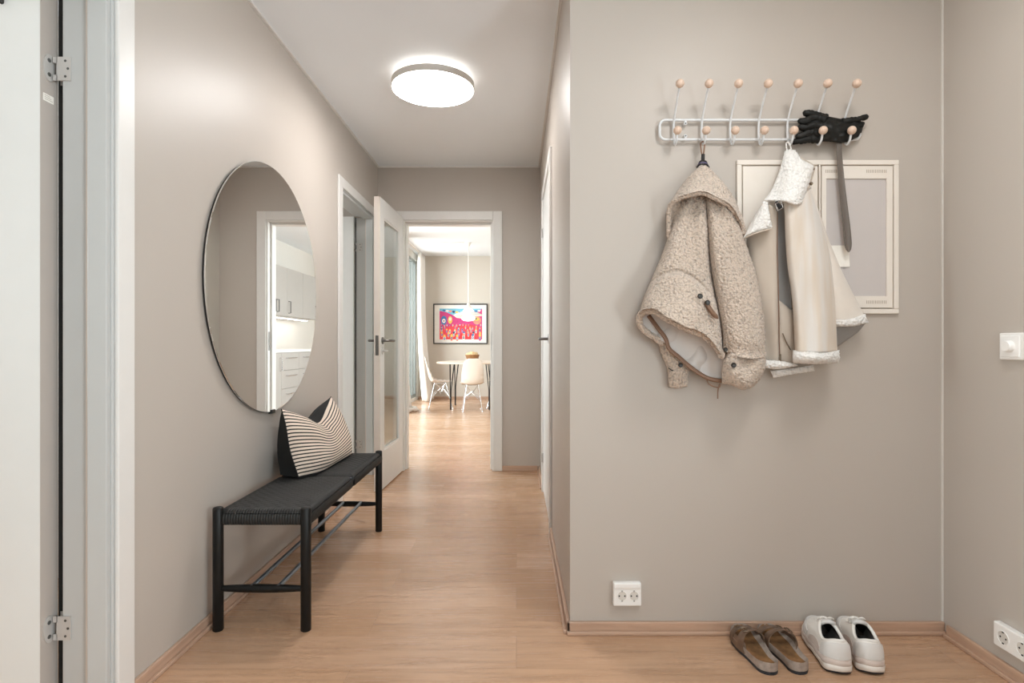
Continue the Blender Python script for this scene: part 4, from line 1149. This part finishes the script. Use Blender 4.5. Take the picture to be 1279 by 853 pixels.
    overlay(list(range(NL-17, NL+18)), .04, .34, .0014, 'sneaker_mesh', 'toe_cap', .12)
    for sg in (-1, 1):
        qs = [sg*(13+ii) for ii in range(9)]
        overlay(qs, .06, .42, .0016, 'pinkish', 'side_stripe', .2)
    # dark inside
    m = MB(); G = []
    for k in [lerp(.09, .56, j/24) for j in range(25)]:
        l, r, yy = outline(L, WH*.74, WBq*.74, side, k); c = (l+r)/2; h = (r-l)/2
        G.append([(c+h*math.cos(a)*.93, yy, sole_top(k)+.012+(.030*abs(math.cos(a))**3)) for a in [PI*i/12 for i in range(13)]])
    m.grid(G); obj('insole', m, 'shoelining', t, local=True, smooth='all')
    # padded collar edge
    obj('collar', MB().tube([rim(q) for q in range(0, 2*NL, 2)], .0052, 10, closed=True), 'sneaker', t, local=True, smooth='all')
    m = MB(); G = []
    for j in range(13):
        k = lerp(.43, .56, j/12); _, _, yy = outline(L, WH, WBq, side, k)
        z = lerp(.120, .106, j/12); w = .020
        G.append([(s_*w, yy-.012*(1-j/12), z-.006*s_*s_-(.012 if ii else 0)) for ii in (0, 1) for s_ in ((-1, -.5, 0, .5, 1) if not ii else (1, .5, 0, -.5, -1))])
    m.grid(G, closed_u=True, cap=True)
    obj('tongue', m, 'sneaker_mesh', t, local=True, smooth='all')
    m = MB()
    for j in range(5):
        k = .49+.07*j; _, _, yy = outline(L, WH, WBq, side, k); z = top(k)
        m.tube(cr([(-.022, yy, z-.010), (-.010, yy+.003, z+.003), (.010, yy+.003, z+.003), (.022, yy, z-.010)], 10), .0028, 6)
    yy = .49*L
    for s_ in (-1, 1):
        m.tube(cr([(0, yy, .110), (s_*.012, yy-.006, .118), (s_*.022, yy-.002, .112), (s_*.015, yy+.006, .107), (0, yy+.002, .111)], 20), .0024, 6)
    obj('laces', m, 'sneaker', t, local=True, smooth='all')
    return t
sneaker(.980, 1.688, math.radians(-10), -1, 'left white chunky sneaker of the pair, beside the brown sandals')
sneaker(1.074, 1.688, math.radians(-13), 1, 'right white chunky sneaker of the pair, nearest the right wall')

# ------------------------------------------------------------------ dining room
TX, TY, TZ = -.71, 8.90, .725
t = thing('dining_table', 'pale round-cornered dining table with black wire legs', 'table', (TX, TY, 0))
def sell(a, b, n=72, e=2.5): return [(a*abs(math.cos(x))**(2/e)*(1 if math.cos(x) >= 0 else -1), b*abs(math.sin(x))**(2/e)*(1 if math.sin(x) >= 0 else -1)) for x in [2*PI*k/n for k in range(n)]]
obj('tabletop', MB().prism(sell(.545, .56), (TX, TY, TZ-.024), (1, 0, 0), (0, 1, 0), (0, 0, .024)), 'ply', t, bevel=.006)
for sx in (-1, 1):
    for sy in (-1, 1):
        m = MB(); bx, by = TX+sx*.295, TY+sy*.33
        for k in range(4):
            a = PI/4+PI/2*k; ox, oy = .045*math.cos(a), .045*math.sin(a)
            m.tube([(bx+ox-sx*.02, by+oy-sy*.02, TZ-.026), (bx+ox*.2, by+oy*.2, .30), (bx+ox*.15, by+oy*.15, .01)], .0062, 8)
        m.lathe((bx, by, 0), [(.012, 0), (.012, .012), (.006, .02)], 12).lathe((bx-sx*.02, by-sy*.02, TZ-.032), [(.06, 0), (.06, .008)], 20)
        obj('leg', m, 'legblack', t, smooth=True)

def chair(label):
    t = thing('dining_chair', label, 'chair', (0, 0, 0), 0, 'white shell chairs at the dining table')
    # profile of the shell from the seat's front lip to the top of the back: (y, z, half width, edge lift)
    pr = [(.215, .405, .175, -.004), (.195, .432, .195, .004), (.12, .436, .205, .018), (.02, .422, .205, .03), (-.08, .418, .2, .045), (-.15, .435, .198, .06), (-.185, .49, .196, .05), (-.205, .57, .192, .035), (-.225, .66, .18, .022), (-.245, .75, .16, .014), (-.256, .80, .13, .008), (-.262, .828, .08, .004)]
    cv = cr([Vector((a, b, c)) for a, b, c, d in pr], 40); lf = cr([Vector((d, 0, 0)) for *_, d in pr], 40)
    G = []
    for k, p in enumerate(cv):
        row = []; tn = cv[min(40, k+1)]-cv[max(0, k-1)]; n = Vector((tn.y, -tn.x)) ; n.normalize()
        if n.y < 0 and k < 20: n = -n
        n2 = Vector((abs(n.x), abs(n.y)))
        for ins in (0, 1):
            for i in (range(17) if not ins else range(16, -1, -1)):
                s_ = i/8-1; up = pr[min(11, int(k/40*11))][3]*abs(s_)**2.4
                o = -.005*ins
                row.append((p.z*s_, p.x+(up+o)*n2.x, p.y+(up+o)*n2.y))
        G.append(row)
    m = MB(); m.grid(G, closed_u=True, cap=True)
    obj('shell', m, 'shell', t, local=True, smooth='all')
    for sx in (-1, 1):
        for sy in (-1, 1):
            m = MB().tube([(sx*.10, sy*.09-.01, .415), (sx*.165, sy*.19, .012)], .0062, 8).lathe((sx*.166, sy*.192, 0), [(.010, 0), (.010, .012), (.006, .018)], 10)
            obj('leg', m, 'chrome', t, local=True, smooth=True)
    m = MB()
    for s_ in (-1, 1):
        m.tube([(s_*.10, .08, .41), (s_*.135, 0, .24), (s_*.10, -.10, .41)], .0045, 6)
        m.tube([(s_*.145, .145, .16), (0, .05, .28), (-s_*.10, -.09, .40)], .004, 6); m.tube([(s_*.145, -.145, .16), (0, -.05, .28), (-s_*.10, .08, .40)], .004, 6)
        m.tube([(-.135, s_*.14, .20), (0, s_*.06, .30), (.135, s_*.14, .20)], .0045, 6)
    m.tube([(-.1, -.1, .413), (.1, -.1, .413), (.1, .08, .413), (-.1, .08, .413)], .005, 6, closed=True)
    obj('wire_brace', m, 'chrome', t, local=True, smooth=True)
    return t
c0 = chair('white shell chair with its back towards the doorway'); c0.location = (-.665, 8.42, 0); c0.rotation_euler.z = math.radians(8); c0.scale = (.86, .86, .955)
c1 = copy_tree(c0); c1['label'] = 'white shell chair at the table, beside the curtain'; c1.location = (-1.185, 8.78, 0); c1.rotation_euler.z = math.radians(-82); c1.scale = (.95, .95, .97)
c2 = copy_tree(c0); c2['label'] = 'white shell chair behind the door frame with only its wire legs showing'; c2.location = (-.262, 8.86, 0); c2.rotation_euler.z = math.radians(88); c2.scale = (1, 1, 1)

bx, by = (590-CX)*8.75/F, 8.75
t = thing('bowl', 'wooden bowl filled with pale dried stuff on the dining table', 'bowl', (bx, by, TZ))
obj('vessel', MB().lathe((bx, by, TZ), [(.05, 0), (.055, .004), (.092, .05), (.112, .112), (.108, .114), (.09, .08), (.06, .04)], 36), 'bowl', t, smooth=True)
m = MB().sphere((bx, by, TZ+.112), .095, 28, sc=(1, 1, .42)); crumple(m, .022, 26, 5)
f = obj('dried_filling', m, 'bowl_fill', t, smooth='all')

# pendant
LX, LY = (585-CX)*TY/F, TY
MAT['pend'] = emit('lit_white_shade', (1, .97, .93, 1), .9)
MAT['pend_b'] = simple('white_lacquer_shade', srgb(246, 243, 238), .4)
t = thing('pendant_lamp', 'white layered pendant lamp hanging above the dining table', 'lamp', (LX, LY, 1.36))
obj('main_shade', MB().lathe((LX, LY, 1.455), [(.225, 0), (.215, .018), (.16, .045), (.10, .062), (.097, .058), (.155, .04), (.21, .012)], 48, cap=False), 'pend_b', t, smooth=True)
obj('lower_bowl', MB().lathe((LX, LY, 1.365), [(.01, 0), (.075, .008), (.105, .03), (.112, .055), (.085, .085), (.06, .09)], 40), 'pend', t, smooth=True)
obj('upper_shade', MB().lathe((LX, LY, 1.515), [(.09, 0), (.086, .02), (.06, .05), (.045, .058)], 40), 'pend', t, smooth=True)
obj('top_cap', MB().lathe((LX, LY, 1.575), [(.06, 0), (.058, .018), (.03, .04), (.022, .07), (.006, .085)], 32), 'pend_b', t, smooth=True)
obj('stem', MB().tube([(LX, LY, 1.40), (LX, LY, 1.59)], .02, 16), 'pend_b', t)
obj('cord', MB().tube([(LX, LY, 1.64), (LX, LY, HD-.05)], .006, 8), 'plastic', t)
obj('canopy', MB().lathe((LX, LY, HD-.07), [(.012, 0), (.045, .05), (.05, .07)], 24), 'plastic', t, smooth=True)
obj('ceiling_cable', MB().tube([(LX, LY, HD-.008), (-1.60, LY, HD-.008)], .007, 8), 'plastic', t)

# picture
x0, x1, z0, z1 = -1.525, -.53, 1.005, 1.745
t = thing('framed_picture', 'black framed pink and red crowd print on the dining wall', 'picture', ((x0+x1)/2, YD, z0))
m = MB().box(x0, x1, YD-.025, YD, z1-.02, z1).box(x0, x1, YD-.025, YD, z0, z0+.02).box(x0, x0+.02, YD-.025, YD, z0+.02, z1-.02).box(x1-.02, x1, YD-.025, YD, z0+.02, z1-.02)
obj('frame', m, 'framebk', t, bevel=.002)
obj('mount', MB().box(x0+.018, x1-.018, YD-.012, YD-.002, z0+.018, z1-.018), 'mat', t)
pc = [srgb(206, 66, 128), srgb(236, 74, 84), srgb(214, 92, 150), srgb(70, 120, 176), srgb(120, 190, 214), srgb(246, 200, 96), srgb(240, 226, 216), srgb(240, 150, 130), srgb(40, 70, 110), srgb(228, 52, 62)]
pm = [simple('print_ink', c, .7, var=.08, vscale=40) for c in pc]
px0, px1, pz0, pz1 = x0+.115, x1-.10, z0+.085, z1-.09
m = MB(); rnd = random.Random(5); lay = [0]
def flat(poly, mi):
    lay[0] += 1; o = YD-.0122-.00002*lay[0]
    m.add([(x, o, z) for x, z in poly], [tuple(range(len(poly)))], mi)
def ell(cx, cz, a, b, mi, n=12): flat([(cx+a*math.cos(2*PI*k/n), cz+b*math.sin(2*PI*k/n)) for k in range(n)], mi)
w, h = px1-px0, pz1-pz0
pt = lambda u, v: (px0+w*u, pz0+h*v)
flat([pt(0, 0), pt(1, 0), pt(1, 1), pt(0, 1)], 0)
flat([pt(0, 0), pt(1, 0), pt(1, .38), pt(.7, .5), pt(.35, .46), pt(0, .34)], 1)
flat([pt(.1, 0), pt(.9, 0), pt(.75, .2), pt(.3, .18)], 9)
flat([pt(0, 1), pt(1, 1), pt(.72, .70), pt(.46, .70), pt(.16, .88), pt(0, .93)], 4)
for k in range(12):
    u = .06+k*.075; v = .98-.12*(1-abs(u-.5)*1.6); flat([pt(u, v), pt(u+.05, v-.05), pt(u+.09, v+.01), pt(u+.04, v+.03)], (3, 6, 7, 8, 5)[k % 5])
flat([pt(.30, .80), pt(.70, .82), pt(.95, .72), pt(.62, .66), pt(.40, .70)], 6)
ell(*pt(.10, .62), .055, .085, 3); ell(*pt(.10, .60), .032, .04, 6); ell(*pt(.10, .60), .012, .015, 8)
ell(*pt(.25, .63), .04, .07, 5); ell(*pt(.25, .66), .025, .03, 6)
ell(*pt(.88, .62), .075, .08, 7); ell(*pt(.87, .66), .05, .03, 5); ell(*pt(.86, .67), .016, .016, 8)
for row in range(5):
    n = 14-row*2; v = .47-.105*row; s_ = .5+row*.22
    for k in range(n):
        u = (k+.5+rnd.uniform(-.2, .2))/n
        if row < 2 and rnd.random() < .2: continue
        cx, cz = pt(u, v+rnd.uniform(-.02, .02)); hh_ = .042*s_; ww = .019*s_
        ell(cx, cz, ww, hh_, rnd.choice((6, 2, 7))); ell(cx, cz+hh_*.75, ww*.8, hh_*.4, rnd.choice((5, 8, 7, 5, 3)))
        ell(cx, cz-.1*hh_, ww*.75, hh_*.4, rnd.choice((3, 4, 3, 8))); ell(cx, cz-.05*hh_, ww*.3, hh_*.16, 6)
obj('print', m, pm, t)

# curtains
def curtain(label, y0, y1, x, zt_, fl, folds):
    t = thing('curtain', label, 'curtain', (x, (y0+y1)/2, 0), 0, 'white curtains at the dining window')
    G = []; nu, nv = folds*10, 30
    for j in range(nv+1):
        v = j/nv; row = []
        for i in range(nu+1):
            u = i/nu; y = lerp(y0, y1, u)
            sp = 1+fl*v*v
            row.append((x+.035*sp*math.sin(u*folds*2*PI)+fl*.12*v**3+.03*v*noise.noise(Vector((u*4, v*2, x))), (y0+y1)/2+(y-(y0+y1)/2)*(1+.12*fl*v), lerp(zt_, .012, v)))
        G.append(row)
    m = MB(); m.grid(G)
    o = obj('drape', m, 'curtain', t, smooth='all')
    md = o.modifiers.new('thickness', 'SOLIDIFY'); md.thickness = .003
    return t
curtain('white curtain gathered in the far corner by the window', 9.72, 10.22, XDL+.11, HD-.03, 1.0, 6)
t = curtain('white curtain at the near side of the window, foot spread on the floor', 8.05, 8.55, XDL+.07, HD-.03, .7, 6)
m = MB().tube(cr([(XDL+.10, 8.1, .03), (XDL+.22, 8.25, .035), (XDL+.30, 8.42, .03), (XDL+.2, 8.55, .03)], 24), [.03+.012*math.sin(k) for k in range(25)], 10); crumple(m, .015, 18, 2)
obj('hem_fold', m, 'curtain', t, smooth='all')
t = thing('curtain_rail', 'white curtain rail along the dining room ceiling', 'curtain rail', (XDL+.1, 7.5, HD))
obj('rail', MB().box(XDL+.08, XDL+.12, 4.7, YD-.02, HD-.022, HD), 'plastic', t)

# kitchen run along the dining room's right wall (seen in the mirror)
XU, XB = 1.2, .95
ed = [7.42, 7.82, 8.22, 8.82, 9.42]
names = ['leftmost of those in the mirror', 'second from left in the mirror', 'third from left in the mirror', 'rightmost of those in the mirror']
for k, (a, b) in enumerate(zip(ed, ed[1:])):
    t = thing('wall_cabinet', 'grey kitchen wall cabinet, '+names[k], 'kitchen cabinet', (XDR, (a+b)/2, 1.41), 0, 'grey kitchen wall cabinets')
    obj('body', MB().box(XU+.02, XDR-.003, a+.001, b-.001, 1.41, 2.12), 'kitchen', t)
    d = obj('door', MB().box(XU, XU+.019, a+.002, b-.002, 1.412, 2.118), 'kitchen', t, bevel=.002)
    hy = (b-.05, a+.05, a+.05, b-.05)[k]
    m = MB().tube([(XU, hy, 1.46), (XU-.03, hy, 1.46), (XU-.03, hy, 1.63), (XU, hy, 1.63)], .006, 8)
    obj('handle', m, 'handleblk', d)
eb = [6.82, 7.42, 8.02, 8.62]
nb = ['with a plain door, leftmost in the mirror', 'with drawers, in the middle of the mirror view', 'with drawers, rightmost in the mirror']
for k, (a, b) in enumerate(zip(eb, eb[1:])):
    t = thing('base_cabinet', 'grey kitchen base cabinet '+nb[k], 'kitchen cabinet', (XDR, (a+b)/2, 0), 0, 'grey kitchen base cabinets')
    obj('body', MB().box(XB+.02, XDR-.03, a+.001, b-.001, .1, .89), 'kitchen', t)
    obj('plinth', MB().box(XB+.06, XB+.08, a, b, 0, .1), 'kitchen', t)
    if k in (1, 2):
        for z0_, z1_ in ((.105, .40), (.405, .645), (.65, .885)):
            d = obj('drawer', MB().box(XB, XB+.019, a+.002, b-.002, z0_, z1_), 'kitchen', t, bevel=.002)
            zc = z1_-.07
            obj('handle', MB().tube([(XB, a+.15, zc), (XB-.03, a+.15, zc), (XB-.03, b-.15, zc), (XB, b-.15, zc)], .006, 8), 'chrome', d)
    else:
        d = obj('door', MB().box(XB, XB+.019, a+.002, b-.002, .105, .885), 'kitchen', t, bevel=.002)
        obj('handle', MB().tube([(XB, b-.05, .65), (XB-.03, b-.05, .65), (XB-.03, b-.05, .82), (XB, b-.05, .82)], .006, 8), 'chrome', d)
wt = obj('worktop', MB().box(XB-.01, XDR, 6.81, 8.63, .89, .93), 'worktop', bevel=.003); tag(wt, 'white continuous worktop over the grey base cabinets', 'worktop')
MAT['led'] = emit('lit_led_strip', (1, .96, .9, 1), 8)
t = thing('under_cabinet_downlight', 'lit light strip under the grey wall cabinets', 'lamp', (1.36, 8.3, 1.39))
obj('housing', MB().box(1.33, 1.41, 7.45, 9.4, 1.392, 1.41), 'plastic', t)
obj('diffuser', MB().box(1.335, 1.405, 7.47, 9.38, 1.388, 1.392), 'led', t)

# ------------------------------------------------------------------ light
def area(name, loc, rot, sx, sy, power, col=(1, 1, 1), spread=None):
    l = bpy.data.lights.new(name, 'AREA'); l.shape = 'RECTANGLE'; l.size = sx; l.size_y = sy
    l.energy = power; l.color = col
    if spread: l.spread = spread
    o = bpy.data.objects.new(name, l); COL.objects.link(o); o.location = loc; o.rotation_euler = rot
    return o
R90 = PI/2
def aim(name, loc, to, sx, sy, power, col):
    o = area(name, loc, (0, 0, 0), sx, sy, power, col)
    o.rotation_euler = (Vector(to)-Vector(loc)).to_track_quat('-Z', 'Y').to_euler(); return o
aim('daylight_dining', (XDL-1.5, 7.4, 1.7), (.2, 7.4, 1.3), 5.0, 2.8, 430, (.93, .97, 1))
aim('daylight_side_room', (XO-.6, 1.2, 1.5), (1.4, 1.3, 1.2), 1.0, 1.5, 150, (.95, .98, 1))
aim('daylight_rear_room', (XO-.6, 3.2, 1.9), (-1.2, 4.1, 1.0), 1.6, 1.6, 130, (.96, .98, 1))
el = area('entry_ceiling_light', (.86, .95, HC-.06), (0, 0, 0), .42, .42, 10.5, (1, .965, .93)); el.data.shape = 'DISK'
aim('fill_behind', (.2, YB-.5, 1.2), (.2, 1.0, 1.5), 1.6, 1.8, 22, (.88, .94, 1))  # added soft frontal fill, no known source behind the camera
aim('fill_right', (XR+.7, -.55, .8), (-1, .9, 1.7), 1.6, 1.8, 205, (.86, .93, 1))  # added fill, tilted upwards to lift the left wall and ceiling
w = bpy.data.worlds.new('overcast'); SC.world = w; w.use_nodes = True
bg = w.node_tree.nodes['Background']; bg.inputs['Color'].default_value = (.68, .71, .69, 1); bg.inputs['Strength'].default_value = 1.7

# ------------------------------------------------------------------ camera and view
cam = bpy.data.cameras.new('camera'); co = bpy.data.objects.new('camera', cam); COL.objects.link(co)
co.location = (0, 0, 1); co.rotation_euler = (R90, 0, 0)
cam.sensor_fit = 'HORIZONTAL'; cam.sensor_width = 36; cam.lens = 36*F/1279
cam.shift_x = -(CX-639.5)/1279; cam.shift_y = (CY-426.5)/1279; cam.clip_start = .05
SC.camera = co
vs = SC.view_settings
SC.display_settings.display_device = 'sRGB'
vs.view_transform = 'Standard'; vs.look = 'None'; vs.gamma = 1; vs.use_curve_mapping = False; vs.exposure = .12
SC.cycles.max_bounces = 10; SC.cycles.diffuse_bounces = 6; SC.cycles.caustics_reflective = False; SC.cycles.caustics_refractive = False
SC.cycles.use_denoising = True; SC.cycles.sample_clamp_indirect = 6
